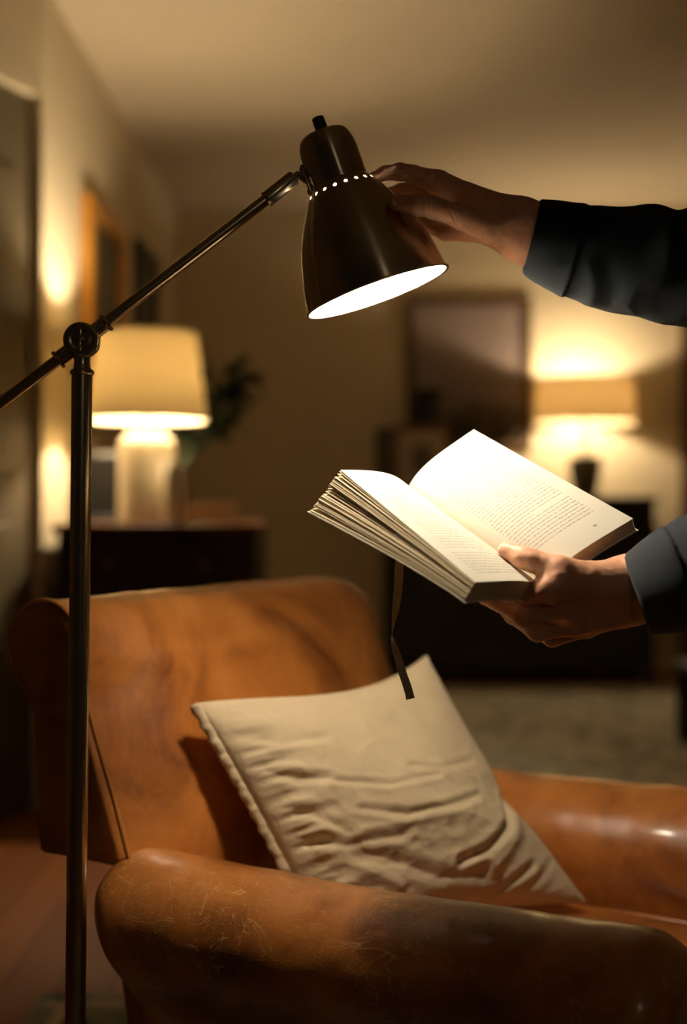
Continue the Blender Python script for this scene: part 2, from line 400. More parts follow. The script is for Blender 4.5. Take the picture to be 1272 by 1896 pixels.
def mat_page(name, text=True):
    m, nt, b = new_mat(name); L = nt.links
    paper = (0.84, 0.79, 0.67, 1)
    b.inputs['Base Color'].default_value = paper; b.inputs['Roughness'].default_value = 0.75; b.inputs['Specular IOR Level'].default_value = 0.25
    if not text: return m
    uv = nd(nt, 'ShaderNodeUVMap'); uv.uv_map = 'UVMap'; sp = nd(nt, 'ShaderNodeSeparateXYZ'); L.new(uv.outputs[0], sp.inputs[0])
    u, v = sp.outputs[0], sp.outputs[1]
    def mth(op, a, bb=None, cc=None):
        n = nd(nt, 'ShaderNodeMath', operation=op)
        for i, x in enumerate((a, bb, cc)):
            if x is None: continue
            if isinstance(x, (int, float)): n.inputs[i].default_value = x
            else: L.new(x, n.inputs[i])
        return n.outputs[0]
    NL = 46.0
    lv = mth('MULTIPLY', v, NL); line = mth('FLOOR', lv); fr = mth('FRACT', lv)
    band = mth('MULTIPLY', mth('GREATER_THAN', fr, 0.30), mth('LESS_THAN', fr, 0.68))
    # words: white noise per (word cell, line) moves the gaps
    cell = mth('MULTIPLY_ADD', u, 19.0, mth('MULTIPLY', mth('FRACT', mth('MULTIPLY', line, 0.618)), 3.0))
    cmb = nd(nt, 'ShaderNodeCombineXYZ'); L.new(mth('FLOOR', cell), cmb.inputs[0]); L.new(line, cmb.inputs[1])
    wn = nd(nt, 'ShaderNodeTexWhiteNoise'); L.new(cmb.outputs[0], wn.inputs[0])
    cf = mth('FRACT', cell)
    gap = mth('GREATER_THAN', mth('ABSOLUTE', mth('SUBTRACT', cf, mth('MULTIPLY_ADD', wn.outputs['Value'], 0.6, 0.2))), 0.075)
    cmb2 = nd(nt, 'ShaderNodeCombineXYZ'); L.new(mth('MULTIPLY', u, 210.0), cmb2.inputs[0]); L.new(mth('MULTIPLY', lv, 2.6), cmb2.inputs[1])
    nn = nd(nt, 'ShaderNodeTexNoise', i_Scale=1.0, i_Detail=1.0); L.new(cmb2.outputs[0], nn.inputs['Vector'])
    let = mth('GREATER_THAN', nn.outputs['Fac'], 0.46)
    box = mth('MULTIPLY', mth('MULTIPLY', mth('GREATER_THAN', u, 0.13), mth('LESS_THAN', u, 0.86)), mth('MULTIPLY', mth('GREATER_THAN', v, 0.15), mth('LESS_THAN', v, 0.90)))
    # short last lines of paragraphs
    wl = nd(nt, 'ShaderNodeTexWhiteNoise'); wl.noise_dimensions = '1D'; L.new(line, wl.inputs['W'])
    short = mth('MULTIPLY', mth('GREATER_THAN', wl.outputs['Value'], 0.86), mth('GREATER_THAN', u, mth('MULTIPLY_ADD', wl.outputs['Value'], 2.0, -1.45)))
    mask = mth('MULTIPLY', mth('MULTIPLY', mth('MULTIPLY', band, gap), mth('MULTIPLY', let, box)), mth('SUBTRACT', 1.0, short))
    pn = mth('MULTIPLY', mth('MULTIPLY', mth('GREATER_THAN', u, 0.70), mth('LESS_THAN', u, 0.735)), mth('MULTIPLY', mth('GREATER_THAN', v, 0.075), mth('LESS_THAN', v, 0.087)))
    mask = mth('MULTIPLY', mth('MAXIMUM', mask, pn), 0.55)
    mx = nd(nt, 'ShaderNodeMix', data_type='RGBA'); L.new(mask, mx.inputs['Factor']); mx.inputs['A'].default_value = paper; mx.inputs['B'].default_value = (0.10, 0.085, 0.07, 1)
    L.new(mx.outputs['Result'], b.inputs['Base Color'])
    return m
M['page'] = mat_page('printed_page'); M['paper'] = mat_page('paper_block', False)
M['paper'].node_tree.nodes['Principled BSDF'].inputs['Base Color'].default_value = (0.80, 0.66, 0.44, 1)
#@@SECTION STRUCTURE
# ------------------------------------------------------------------ the room
BACK_Y = 7.65; CEIL = 2.75; XL = -1.0; XR = 3.4; NEAR = -1.2
def slab(name, lo, hi, mat, bevel=0.0):
    bm = bmesh.new(); add_box(bm, lo, hi, bevel); return struct(bobj(name, bm, mat, smooth=False))
slab('floor', (-3.2, NEAR, -0.1), (XR+0.2, BACK_Y+0.1, 0.0), M['floor'])
slab('ceiling', (-3.2, NEAR, CEIL), (XR+0.2, BACK_Y+0.1, CEIL+0.1), M['ceiling'])
slab('wall_back', (XL-0.1, BACK_Y, 0), (XR+0.2, BACK_Y+0.12, CEIL), M['wall'])
slab('wall_right', (XR, NEAR, 0), (XR+0.12, BACK_Y, CEIL), M['wall'])
slab('wall_left', (XL-0.14, 4.30, 0), (XL, BACK_Y, CEIL), M['wall'])
slab('baseboard_back', (XL, BACK_Y-0.015, 0), (XR, BACK_Y, 0.11), M['wall'])
slab('baseboard_left', (XL, 4.32, 0), (XL+0.015, BACK_Y-0.015, 0.11), M['wall'])
# angled entry wall running from the left wall's end towards the viewer, with a door whose dark paint includes the shade there
ang = math.atan2(-0.93, -0.37)
def entry_slab(name, a0, a1, z0, z1, mat, t0=0.0, t1=0.12, parent=None):
    bm = bmesh.new(); Mx = Matrix.Translation((XL, 4.30, 0)) @ Matrix.Rotation(ang, 4, 'Z')
    add_box(bm, (a0, -t1, z0), (a1, -t0, z1), mat=Mx)
    return bobj(name, bm, mat, parent, smooth=False)
DH = 2.36
bm = bmesh.new(); Mx = Matrix.Translation((XL, 4.30, 0)) @ Matrix.Rotation(ang, 4, 'Z')
add_box(bm, (0.0, -0.12, DH), (1.02, 0.0, CEIL), mat=Mx)
add_box(bm, (1.02, -0.12, 0), (5.6, 0.0, CEIL), mat=Mx)
struct(bobj('wall_entry', bm, M['wall'], smooth=False))
d = struct(entry_slab('shade_toned_door', 0.0, 1.02, 0.0, DH, M['door'], 0.03, 0.075))
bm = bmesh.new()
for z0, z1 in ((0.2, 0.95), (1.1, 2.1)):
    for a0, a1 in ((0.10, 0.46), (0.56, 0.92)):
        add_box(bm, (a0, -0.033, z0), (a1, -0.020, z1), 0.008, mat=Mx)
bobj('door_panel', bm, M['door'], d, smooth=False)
bm = bmesh.new(); add_lathe(bm, [(0, 0), (0.012, 0.0), (0.012, 0.03), (0.026, 0.045), (0.026, 0.06), (0, 0.07)], 20, (0, 0, 0), (0, 1, 0))
bmesh.ops.transform(bm, matrix=Mx @ Matrix.Translation((0.95, -0.03, 1.0)), verts=bm.verts)
bobj('door_handle', bm, M['brass'], d)
# dark door casing at the right edge of the far wall
slab('trim_1', (1.985, BACK_Y-0.05, 0), (2.10, BACK_Y, 2.2), M['trim'])
slab('trim_2', (2.98, BACK_Y-0.05, 0), (3.09, BACK_Y, 2.2), M['trim'])
slab('trim_3', (2.10, BACK_Y-0.05, 2.1), (2.98, BACK_Y, 2.2), M['trim'])
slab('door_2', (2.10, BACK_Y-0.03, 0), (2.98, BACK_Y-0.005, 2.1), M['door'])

#@@SECTION BACKGROUND
# ------------------------------------------------------------------ rugs
def rug(name, lo, hi, mat, label, fr):
    t = thing(name, label, 'rug', ((lo[0]+hi[0])/2, (lo[1]+hi[1])/2, 0))
    hx, hy = (hi[0]-lo[0])/2, (hi[1]-lo[1])/2
    bm = bmesh.new(); add_box(bm, (-hx, -hy, 0.0005), (hx, hy, 0.010), 0.003); bobj('rug_field', bm, mat, t, smooth=False)
    bm = bmesh.new()
    for s in (-1, 1):
        add_box(bm, (-hx+0.02, s*(hy-0.06)-0.012, 0.0102), (hx-0.02, s*(hy-0.06)+0.012, 0.0125)); add_box(bm, (s*(hx-0.06)-0.012, -hy+0.08, 0.0102), (s*(hx-0.06)+0.012, hy-0.08, 0.0125))
    bobj('rug_border', bm, M[fr], t, smooth=False); return t
rug('rug', (-0.62, 0.3), (1.9, 2.66), M['rug'], 'blue-grey patterned rug under the brown leather armchair', 'mat_board')
rug('rug', (0.2, 4.3), (2.3, 7.1), M['rug2'], 'pale sage rug on the floor in front of the far dark sideboard', 'mat_board')

# ------------------------------------------------------------------ table lamps
def table_lamp(loc, R_top, R_bot, z_sh, H_sh, base_prof, base_mat, shade_mat, bulb_mat, label, group=None):
    t = thing('table_lamp', label, 'lamp', loc)
    bm = bmesh.new(); add_lathe(bm, base_prof, 48); bobj('lamp_base', bm, base_mat, t, sharp=50)
    top = base_prof[-1][1]
    bm = bmesh.new(); add_lathe(bm, [(0, top-0.002), (0.008, top-0.002), (0.008, z_sh+H_sh*0.35), (0.016, z_sh+H_sh*0.36), (0.016, z_sh+H_sh*0.45), (0, z_sh+H_sh*0.45)], 20); bobj('lamp_stem', bm, M['brass'], t)
    bm = bmesh.new(); zb = z_sh+H_sh*0.55
    add_lathe(bm, [(0, zb-0.05)] + [(0.032*math.sin(a), zb-0.032*math.cos(a)) for a in np.linspace(0.45, PI-0.01, 10)], 24); bobj('bulb', bm, bulb_mat, t)
    bm = bmesh.new(); th = 0.002
    add_lathe(bm, [(R_bot, z_sh), (R_top, z_sh+H_sh), (R_top-th, z_sh+H_sh), (R_bot-th, z_sh)], 72, close=True)
    s = bobj('lamp_shade', bm, shade_mat, t)
    bm = bmesh.new()
    add_lathe(bm, [(R_bot+0.0012, z_sh-0.001), (R_bot+0.0012, z_sh+0.008), (R_bot-0.003, z_sh+0.008), (R_bot-0.003, z_sh-0.001)], 72, close=True); bobj('shade_trim', bm, shade_mat, s); bm = bmesh.new()
    zt = z_sh+H_sh
    add_lathe(bm, [(R_top+0.0012, zt-0.008), (R_top+0.0012, zt+0.001), (R_top-0.003, zt+0.001), (R_top-0.003, zt-0.008)], 72, close=True)
    bobj('shade_trim', bm, shade_mat, s)
    bm = bmesh.new()
    for k in range(3):
        a = 2*PI*k/3+0.4; add_tube(bm, [(0, 0, zt-0.03), (math.cos(a)*(R_top-0.002), math.sin(a)*(R_top-0.002), zt-0.006)], 0.0015, 6)
    bobj('shade_spider', bm, M['brass'], s)
    return t
CT = 0.945   # top of the left chest
lampL = at(272, 928, 4.50); 
table_lamp((lampL[0], 4.50, CT), 0.172, 0.208, 0.355, 0.305,
    [(0, 0), (0.094, 0), (0.098, 0.006), (0.099, 0.02), (0.099, 0.262), (0.096, 0.280), (0.082, 0.298), (0.070, 0.306), (0.066, 0.315), (0.066, 0.345), (0.060, 0.352), (0, 0.352)],
    M['ceramic'], M['shade'], emit('bulb_warm', WARM_COL, TABLE_LAMP), 'cream ceramic table lamp with a drum shade, lit, on the left chest')
SBT = 1.045  # top of far sideboard
lampR = at(1082, 928, 7.38)
table_lamp((lampR[0], 7.36, SBT), 0.265, 0.285, 0.42, 0.25,
    [(0, 0), (0.062, 0), (0.062, 0.01), (0.070, 0.03), (0.088, 0.12), (0.096, 0.215), (0.094, 0.225), (0.03, 0.232), (0.025, 0.25), (0, 0.25)],
    M['dark_ceramic'], M['shade_far'], emit('bulb_far', WARM_COL, FAR_LAMP), 'table lamp with a dark tapered base and tan shade on the far sideboard')

# ------------------------------------------------------------------ left chest with its things
def cabinet(name, label, cat, x0, x1, y0, y1, H, cols, rows, top_mat, body_mat, doors=False):
    cx, cy = (x0+x1)/2, (y0+y1)/2; t = thing(name, label, cat, (cx, cy, 0))
    w, dp = (x1-x0)/2, (y1-y0)/2
    bm = bmesh.new(); add_box(bm, (-w+0.015, -dp+0.02, 0.09), (w-0.015, dp, H-0.03), 0.004); bobj('body', bm, body_mat, t, smooth=False)
    bm = bmesh.new(); add_box(bm, (-w, -dp, H-0.03), (w, dp, H), 0.005); bobj('top', bm, top_mat, t, smooth=False)
    for sx in (-1, 1):
        for sy in (-1, 1):
            bm = bmesh.new(); add_box(bm, (sx*(w-0.05)-0.025, sy*(dp-0.05)-0.025, 0), (sx*(w-0.05)+0.025, sy*(dp-0.05)+0.025, 0.10), 0.004); bobj('leg', bm, body_mat, t, smooth=False)
    cw = (2*w-0.05)/cols; rh = (H-0.03-0.11)/rows
    for i in range(cols):
        for j in range(rows):
            xa = -w+0.025+i*cw+0.006; za = 0.10+j*rh+0.006
            bm = bmesh.new(); add_box(bm, (xa, -dp+0.002, za), (xa+cw-0.012, -dp+0.022, za+rh-0.012), 0.004)
            f = bobj('door' if doors else 'drawer', bm, body_mat, t, smooth=False)
            for kx in ((0.5,) if (doors or cw < 0.4) else (0.25, 0.75)):
                bm = bmesh.new(); add_lathe(bm, [(0, 0), (0.007, 0), (0.006, 0.012), (0.014, 0.018), (0.012, 0.026), (0, 0.028)], 16, (xa+cw*kx, -dp+0.003, za+rh*0.5), (0, -1, 0)); bobj('knob', bm, M['brass'], f)
    return t
cabinet('chest_of_drawers', 'dark wooden chest of drawers under the ceramic table lamp at left', 'chest', -0.96, -0.275, 4.26, 4.92, CT, 1, 4, M['walnut'], M['dark_wood'])
cabinet('sideboard', 'long near-black sideboard against the far wall', 'sideboard', 0.215, 1.74, 7.16, 7.62, SBT, 3, 1, M['dark_wood'], M['black'], True)

# small cream vase / bottle beside the lamp
p = at(322, 928, 4.36)
bm = bmesh.new(); add_lathe(bm, [(0, 0), (0.028, 0), (0.033, 0.01), (0.034, 0.09), (0.031, 0.12), (0.034, 0.15), (0.030, 0.185), (0.022, 0.20), (0.018, 0.212), (0, 0.212)], 32)
tag(bobj('vase', bm, M['ceramic'], loc=(p[0], 4.36, CT)), 'slim pale vase just right of the ceramic lamp base', 'vase')
# stacked books on the chest
def small_book(loc, w, dp, h, mat, rz, label):
    t = thing('book', label, 'book', loc, rz, 'books lying on the left chest')
    bm = bmesh.new(); add_box(bm, (-w, -dp, 0), (w, dp, 0.003)); add_box(bm, (-w, -dp, h-0.003), (w, dp, h)); add_box(bm, (-w, dp-0.003, 0.003), (w, dp, h-0.003)); bobj('cover', bm, mat, t, smooth=False)
    bm = bmesh.new(); add_box(bm, (-w+0.004, -dp+0.004, 0.0031), (w-0.004, dp-0.0035, h-0.0031)); bobj('pages', bm, M['paper'], t, smooth=False)
p = at(395, 928, 4.44)
small_book((p[0], 4.45, CT), 0.095, 0.068, 0.030, M['book_red'], 0.05, 'rust-red book lying lowest of the two on the chest')
small_book((p[0]+0.003, 4.45, CT+0.0302), 0.082, 0.060, 0.034, M['book_tan'], -0.08, 'tan book lying on top of the rust-red book')
# leaning dark frame behind the lamp
t = thing('picture_frame', 'small dark photo frame leaning behind the ceramic lamp on the chest', 'frame', (-0.84, 4.70, CT), 0.25)
t.rotation_euler = (math.radians(-12), 0, 0.25)
bm = bmesh.new()
for lo, hi in (((-0.11, -0.01, 0), (0.11, 0.01, 0.02)), ((-0.11, -0.01, 0.24), (0.11, 0.01, 0.26)), ((-0.11, -0.01, 0.02), (-0.09, 0.01, 0.24)), ((0.09, -0.01, 0.02), (0.11, 0.01, 0.24))): add_box(bm, lo, hi, 0.002)
bobj('frame', bm, M['black'], t, smooth=False)
bm = bmesh.new(); add_box(bm, (-0.09, -0.004, 0.02), (0.09, 0.004, 0.24)); bobj('photo', bm, M['matte_black'], t, smooth=False)
# plant in a dark pot behind the lamp
t = thing('potted_plant', 'leafy dark green plant in a pot behind the ceramic table lamp', 'plant', (-0.66, 4.82, CT))
bm = bmesh.new(); add_lathe(bm, [(0, 0), (0.045, 0), (0.060, 0.11), (0.062, 0.115), (0.056, 0.115), (0.050, 0.10), (0, 0.10)], 32); bobj('pot', bm, M['dark_ceramic'], t)
rnd = random.Random(3)
bm = bmesh.new(); bl = bmesh.new()
def leaf(bm, p, dirv, L, W):
    dirv = Vector(dirv).normalized(); s = dirv.cross(Vector((0, 0, 1))); s = s.normalized() if s.length > 1e-3 else Vector((1, 0, 0)); up = s.cross(dirv); p = Vector(p)
    rows = []
    for i in range(7):
        a = i/6.0; w = W*math.sin(PI*min(a*0.97+0.03, 1))**0.7; c = p+dirv*(L*a)-Vector((0, 0, 1))*(L*0.35*a*a)
        rows.append([bm.verts.new(c-s*w+up*0.25*w), bm.verts.new(c), bm.verts.new(c+s*w+up*0.25*w)])
    for A, B in zip(rows[:-1], rows[1:]):
        bm.faces.new((A[0], A[1], B[1], B[0])); bm.faces.new((A[1], A[2], B[2], B[1]))
for (px, py, dd) in ((452, 700, 4.72), (470, 745, 4.70), (435, 770, 4.60), (410, 720, 4.75), (455, 665, 4.8), (400, 800, 4.66), (385, 690, 4.78), (478, 690, 4.66), (425, 740, 4.85), (350, 800, 4.7), (440, 720, 4.6)):
    e = at(px, py, dd+0.16)-np.array([-0.66, 4.82, CT]); e = Vector(e)
    pts = [Vector((0, 0, 0.09)).lerp(e, a)+Vector((0, 0, 0.05))*math.sin(PI*a) for a in np.linspace(0, 1, 7)]
    add_tube(bm, pts, 0.0022, 6)
    for k in range(16):
        a = rnd.uniform(0.70, 1.0); q = Vector((0, 0, 0.09)).lerp(e, a)+Vector((0, 0, 0.05))*math.sin(PI*a)
        leaf(bl, q, (rnd.uniform(-1, 1), rnd.uniform(-1, 1), rnd.uniform(-0.3, 0.9)), rnd.uniform(0.06, 0.10), rnd.uniform(0.016, 0.025))
bobj('stems', bm, M['leaf'], t)
lo_ = bobj('leaves', bl, M['leaf'], t); md = lo_.modifiers.new('thick', 'SOLIDIFY'); md.thickness = 0.0006

# pictures on the left wall
def wall_picture(x, y0, y1, z0, z1, fm, am, label, fw=0.05):
    t = thing('picture_frame', label, 'picture', (x, (y0+y1)/2, z0)); h = (y1-y0)/2; H = z1-z0
    bm = bmesh.new()
    for lo, hi in (((0.001, -h, 0), (0.045, h, fw)), ((0.001, -h, H-fw), (0.045, h, H)), ((0.001, -h, fw), (0.045, -h+fw, H-fw)), ((0.001, h-fw, fw), (0.045, h, H-fw))): add_box(bm, lo, hi, 0.004)
    bobj('frame', bm, fm, t, smooth=False)
    bm = bmesh.new(); add_box(bm, (0.002, -h+fw, fw), (0.02, h-fw, H-fw)); bobj('canvas', bm, am, t, smooth=False)
wall_picture(XL, 4.93, 5.72, 1.35, 2.20, M['gold'], M['art'], 'gilt-framed dark painting on the left wall above the table lamp', 0.07)
wall_picture(XL, 6.14, 6.72, 1.45, 2.27, M['black'], M['art'], 'black-framed picture further back on the left wall', 0.05)

# far wall picture and the things on the sideboard
def mat_land():
    m, nt, b = new_mat('dusk_landscape'); L = nt.links
    tc = nd(nt, 'ShaderNodeTexCoord'); sp = nd(nt, 'ShaderNodeSeparateXYZ'); L.new(tc.outputs['Object'], sp.inputs[0])
    n = nd(nt, 'ShaderNodeTexNoise', i_Scale=7.0, i_Detail=5.0); L.new(tc.outputs['Object'], n.inputs['Vector'])
    a = nd(nt, 'ShaderNodeMath', operation='MULTIPLY_ADD'); L.new(n.outputs['Fac'], a.inputs[0]); a.inputs[1].default_value = 0.25; L.new(sp.outputs[2], a.inputs[2])
    r = ramp(nt, a.outputs[0], [(0.22, (0.03, 0.022, 0.014)), (0.30, (0.06, 0.045, 0.03)), (0.42, (0.235, 0.18, 0.165)), (0.9, (0.28, 0.215, 0.19))]); L.new(r.outputs[0], b.inputs['Base Color'])
    b.inputs['Roughness'].default_value = 0.35
    return m
pl, pr = at(752, 928, 7.62)[0], at(985, 928, 7.62)[0]
t = thing('picture_frame', 'large dark-framed picture with mauve sky on the far wall', 'picture', ((pl+pr)/2, BACK_Y-0.004, 1.32))
h = (pr-pl)/2; bm = bmesh.new()
for lo, hi in (((-h, -0.03, 0), (h, 0, 0.05)), ((-h, -0.03, 0.85), (h, 0, 0.90)), ((-h, -0.03, 0.05), (-h+0.05, 0, 0.85)), ((h-0.05, -0.03, 0.05), (h, 0, 0.85))): add_box(bm, lo, hi, 0.004)
bobj('frame', bm, M['trim'], t, smooth=False)
bm = bmesh.new(); add_box(bm, (-h+0.05, -0.012, 0.05), (h-0.05, -0.002, 0.85)); bobj('canvas', bm, mat_land(), t, smooth=False)
def photo_frame(px, dd, w, H, fm, label, z=SBT, inner='mat_board'):
    c = at(px, 928, dd); t = thing('photo_frame', label, 'frame', (c[0], dd, z)); t.rotation_euler = (math.radians(-8), 0, 0)
    bm = bmesh.new(); f = 0.035
    for lo, hi in (((-w, -0.01, 0), (w, 0.01, f)), ((-w, -0.01, H-f), (w, 0.01, H)), ((-w, -0.01, f), (-w+f, 0.01, H-f)), ((w-f, -0.01, f), (w, 0.01, H-f))): add_box(bm, lo, hi, 0.003)
    bobj('frame', bm, fm, t, smooth=False)
    bm = bmesh.new(); add_box(bm, (-w+f, -0.004, f), (w-f, 0.004, H-f)); b_ = bobj('mount', bm, M[inner], t, smooth=False)
    bm = bmesh.new(); add_box(bm, (-w*0.35, -0.0055, H*0.3), (w*0.35, -0.0045, H*0.72)); bobj('photo', bm, M['art'], t, smooth=False)
photo_frame(782, 7.30, 0.165, 0.41, M['walnut'], 'brown photo frame with pale mount at the left end of the sideboard')
photo_frame(728, 7.42, 0.10, 0.40, M['black'], 'narrow black photo frame behind the brown one at the sideboard end', inner='art')
c = at(795, 928, 7.45)
bm = bmesh.new(); add_lathe(bm, [(0, 0), (0.06, 0), (0.095, 0.10), (0.10, 0.35), (0.085, 0.56), (0.095, 0.62), (0.085, 0.62), (0.07, 0.55), (0, 0.5)], 32)
tag(bobj('vase', bm, M['black'], loc=(c[0], 7.48, SBT)), 'tall black vase behind the photo frames on the sideboard', 'vase')
t = thing('flower_vase', 'brown vase of dried stems in front of the far picture', 'vase', (at(915, 928, 7.4)[0], 7.4, SBT))
bm = bmesh.new(); add_lathe(bm, [(0, 0), (0.05, 0), (0.08, 0.08), (0.075, 0.17), (0.04, 0.22), (0.045, 0.25), (0.035, 0.25), (0.03, 0.2), (0, 0.15)], 32); bobj('vase_body', bm, M['walnut'], t)
bm = bmesh.new()
for k in range(26):
    a = rnd.uniform(0, 2*PI); q = rnd.uniform(0.03, 0.16); zt = rnd.uniform(0.34, 0.56)
    add_tube(bm, [(0, 0, 0.18), (q*0.4*math.cos(a), q*0.4*math.sin(a), 0.30), (q*math.cos(a), q*math.sin(a)*0.5, zt)], 0.003, 5)
    bmesh.ops.create_icosphere(bm, subdivisions=1, radius=0.022, matrix=Matrix.Translation((q*math.cos(a), q*math.sin(a)*0.5, zt)))
bobj('dried_stems', bm, M['trim'], t)
# small dark table at the right edge
t = thing('side_table', 'dark wooden low table partly seen at the right edge behind the armchair', 'table', (1.73, 5.25, 0.0127))
bm = bmesh.new(); add_box(bm, (-0.32, -0.25, 0.30), (0.32, 0.25, 0.335), 0.005); bobj('table_top', bm, M['black'], t, smooth=False)
for sx in (-1, 1):
    for sy in (-1, 1):
        bm = bmesh.new(); add_box(bm, (sx*0.285-0.035, sy*0.215-0.035, 0), (sx*0.285+0.035, sy*0.215+0.035, 0.30), 0.004); bobj('leg', bm, M['black'], t, smooth=False)

# unseen globe added behind the viewer for the streak on the metal shade
t = thing('floor_lamp', 'added glowing globe on a slim stand, unseen, behind the viewer', 'lamp', (0.62, -0.85, 0))
bm = bmesh.new(); add_lathe(bm, [(0, 0.0005), (0.14, 0.0005), (0.14, 0.02), (0.02, 0.03), (0.012, 0.05), (0.012, 1.60), (0.05, 1.61), (0.05, 1.645), (0, 1.645)], 40); bobj('stand', bm, M['brass'], t)
bm = bmesh.new(); add_lathe(bm, [(0, 1.64)]+[(0.10*math.sin(a), 1.735-0.10*math.cos(a)) for a in np.linspace(0.35, PI-0.001, 24)], 40); bobj('added_globe', bm, emit('added_glow', WARM_COL, STREAK_GLOBE), t)

#@@SECTION CHAIR
# ------------------------------------------------------------------ the leather armchair (local x = forward, y = away from the viewer)
CC = np.array([0.25, 0.32, 0.0])
_o = np.array([-0.218, 1.558, 0.0]); ca, sa = math.cos(-PI/6), math.sin(-PI/6)
chair_loc = (_o[0]+ca*CC[0]-sa*CC[1], _o[1]+sa*CC[0]+ca*CC[1], 0)
chair = thing('armchair', 'worn cognac leather club armchair with rolled arms and back', 'armchair', chair_loc, -PI/6)
def chair_part(name, fn, lo, hi, h, mat, parent=None):
    v, f = sdf_mesh(fn, lo, hi, h)
    return obj(name, mesh_from(v-CC, f, name), mat, parent or chair)
BS0, BS1 = -0.035, 0.715
back_poly = [(0.046, 0.44), (0.008, 0.600), (-0.036, 0.720), (-0.076, 0.820), (-0.125, 0.875), (-0.175, 0.86), (-0.155, 0.72), (-0.145, 0.60), (-0.12, 0.44)]
def f_back(P):
    f, s, z = P.T
    bulge = 0.016*np.clip(np.sin(PI*(s-BS0)/(BS1-BS0)), 0, 1)*np.clip(1-np.abs(z-0.68)/0.3, 0, 1)
    edge_ = -0.060*np.clip(1-(s-BS0)/0.125, 0, 1)**1.5-0.03*np.clip(1-(BS1-s)/0.14, 0, 1)**2
    edge_ = edge_*np.clip((f+0.19)/0.06, 0, 1)
    d2 = poly2(f-bulge-edge_, z, back_poly)-0.004
    c = np.sqrt((f+0.160)**2+(z-0.836)**2)-0.060
    d2 = smin(d2, c, 0.035)
    low = np.clip((0.585-z)/0.05, 0, 1)
    s0 = BS0+0.135*low
    ds = np.maximum(s0-s, s-BS1+0.10*low)
    r = 0.012
    d = np.sqrt(np.maximum(d2+r, 0)**2+np.maximum(ds+r, 0)**2)+np.minimum(np.maximum(d2, ds)+r, 0)-r
    # big rounded top corner at the far end
    R = 0.085; qx = s-(BS1-R); qz = z-(0.898-R)
    cor = np.where((qx > 0) & (qz > 0), np.sqrt(np.maximum(qx, 0)**2+np.maximum(qz, 0)**2)-R, -1.0)
    d = smax(d, cor, 0.02)
    d += 0.0018*vnoise(P, 14.0)+0.0007*vnoise(P, 38.0)
    return d
back = chair_part('backrest', f_back, (-0.28, -0.06, 0.42), (0.08, 0.74, 0.93), 0.0065, M['leather'])
def f_rear(P):
    f, s, z = P.T
    pf = poly2(f, z, [(-0.03, 0.10), (0.02, 0.46), (-0.14, 0.46), (-0.09, 0.10)])
    ds = np.maximum(0.09-s, s-0.60)
    return np.maximum(pf, ds)-0.004
chair_part('rear_panel', f_rear, (-0.2, 0.05, 0.06), (0.08, 0.65, 0.5), 0.01, M['leather'])
# piping along the end panel of the back
def back_piping(sy):
    pts = []
    prof = [(-0.020, 0.585), (-0.026, 0.600), (-0.046, 0.660), (-0.070, 0.722), (-0.108, 0.822), (-0.128, 0.868)]
    for (x, z) in prof: pts.append((x-0.002, sy, z))
    for a in np.linspace(math.radians(35), math.radians(235), 18):
        pts.append((-0.160+0.0585*math.cos(a), sy, 0.836+0.0605*math.sin(a)))
    pts += [(-0.160, sy, 0.74), (-0.152, sy, 0.66), (-0.148, sy, 0.60)]
    # resample smooth
    P = np.array(pts); out = []
    for i in range(len(P)-1):
        for a in np.linspace(0, 1, 4, endpoint=False): out.append(P[i]*(1-a)+P[i+1]*a)
    out.append(P[-1]); return [tuple(np.array(q)-CC) for q in out]
bm = bmesh.new(); add_tube(bm, back_piping(BS0+0.005), 0.0036, 8); bobj('piping', bm, M['leather'], back, sharp=80)

def arm_fn(c_s, side):
    """side = -1: near arm, rolls towards the viewer; +1: far arm"""
    def fn(P):
        f, s, z = P.T; q = (s-c_s)*side
        sag = 0.006*np.sin(PI*np.clip((f+0.05)/0.7, 0, 1))
        z1 = z+sag
        roll = np.sqrt(((q-0.006)/1.06)**2+((z1-0.523)/0.98)**2)-0.082
        sx_ = np.abs(q+0.014)-0.022; sz_ = np.abs(z-0.315)-0.185
        slab_ = np.sqrt(np.maximum(sx_, 0)**2+np.maximum(sz_, 0)**2)+np.minimum(np.maximum(sx_, sz_), 0)-0.040
        d2 = smin(roll, slab_, 0.06)
        rear = -0.066+0.045*np.clip((0.56-z)/0.14, 0, 1.6)
        front = 0.635
        ds = np.maximum(rear-f, f-front)
        r = np.where(f > 0.3, 0.045, 0.05)
        d = np.sqrt(np.maximum(d2+r, 0)**2+np.maximum(ds+r, 0)**2)+np.minimum(np.maximum(d2, ds)+r, 0)-r
        d += 0.0035*vnoise(P, 7.0)+0.0016*vnoise(P, 18.0)+0.0006*vnoise(P, 45.0)
        return d
    return fn
chair_part('armrest', arm_fn(0.0, -1), (-0.10, -0.15, 0.05), (0.70, 0.13, 0.65), 0.0065, M['leather_arm'])
chair_part('armrest', arm_fn(0.640, 1), (-0.10, 0.50, 0.05), (0.70, 0.80, 0.66), 0.0075, M['leather'])
def f_seat(P):
    f, s, z = P.T
    cr = 0.018*np.cos(PI*np.clip((f-0.33)/0.72, -0.5, 0.5))*np.cos(PI*np.clip((s-0.32)/0.5, -0.5, 0.5))
    Q = np.stack([f, s, z-cr], 1)
    return rbox(Q, (0.33, 0.32, 0.370), (0.345, 0.232, 0.072), 0.035)+0.002*vnoise(P, 10)+0.0008*vnoise(P, 30)
seat = chair_part('seat_cushion', f_seat, (-0.05, 0.06, 0.25), (0.72, 0.58, 0.50), 0.008, M['leather'])
bm = bmesh.new(); lp = []
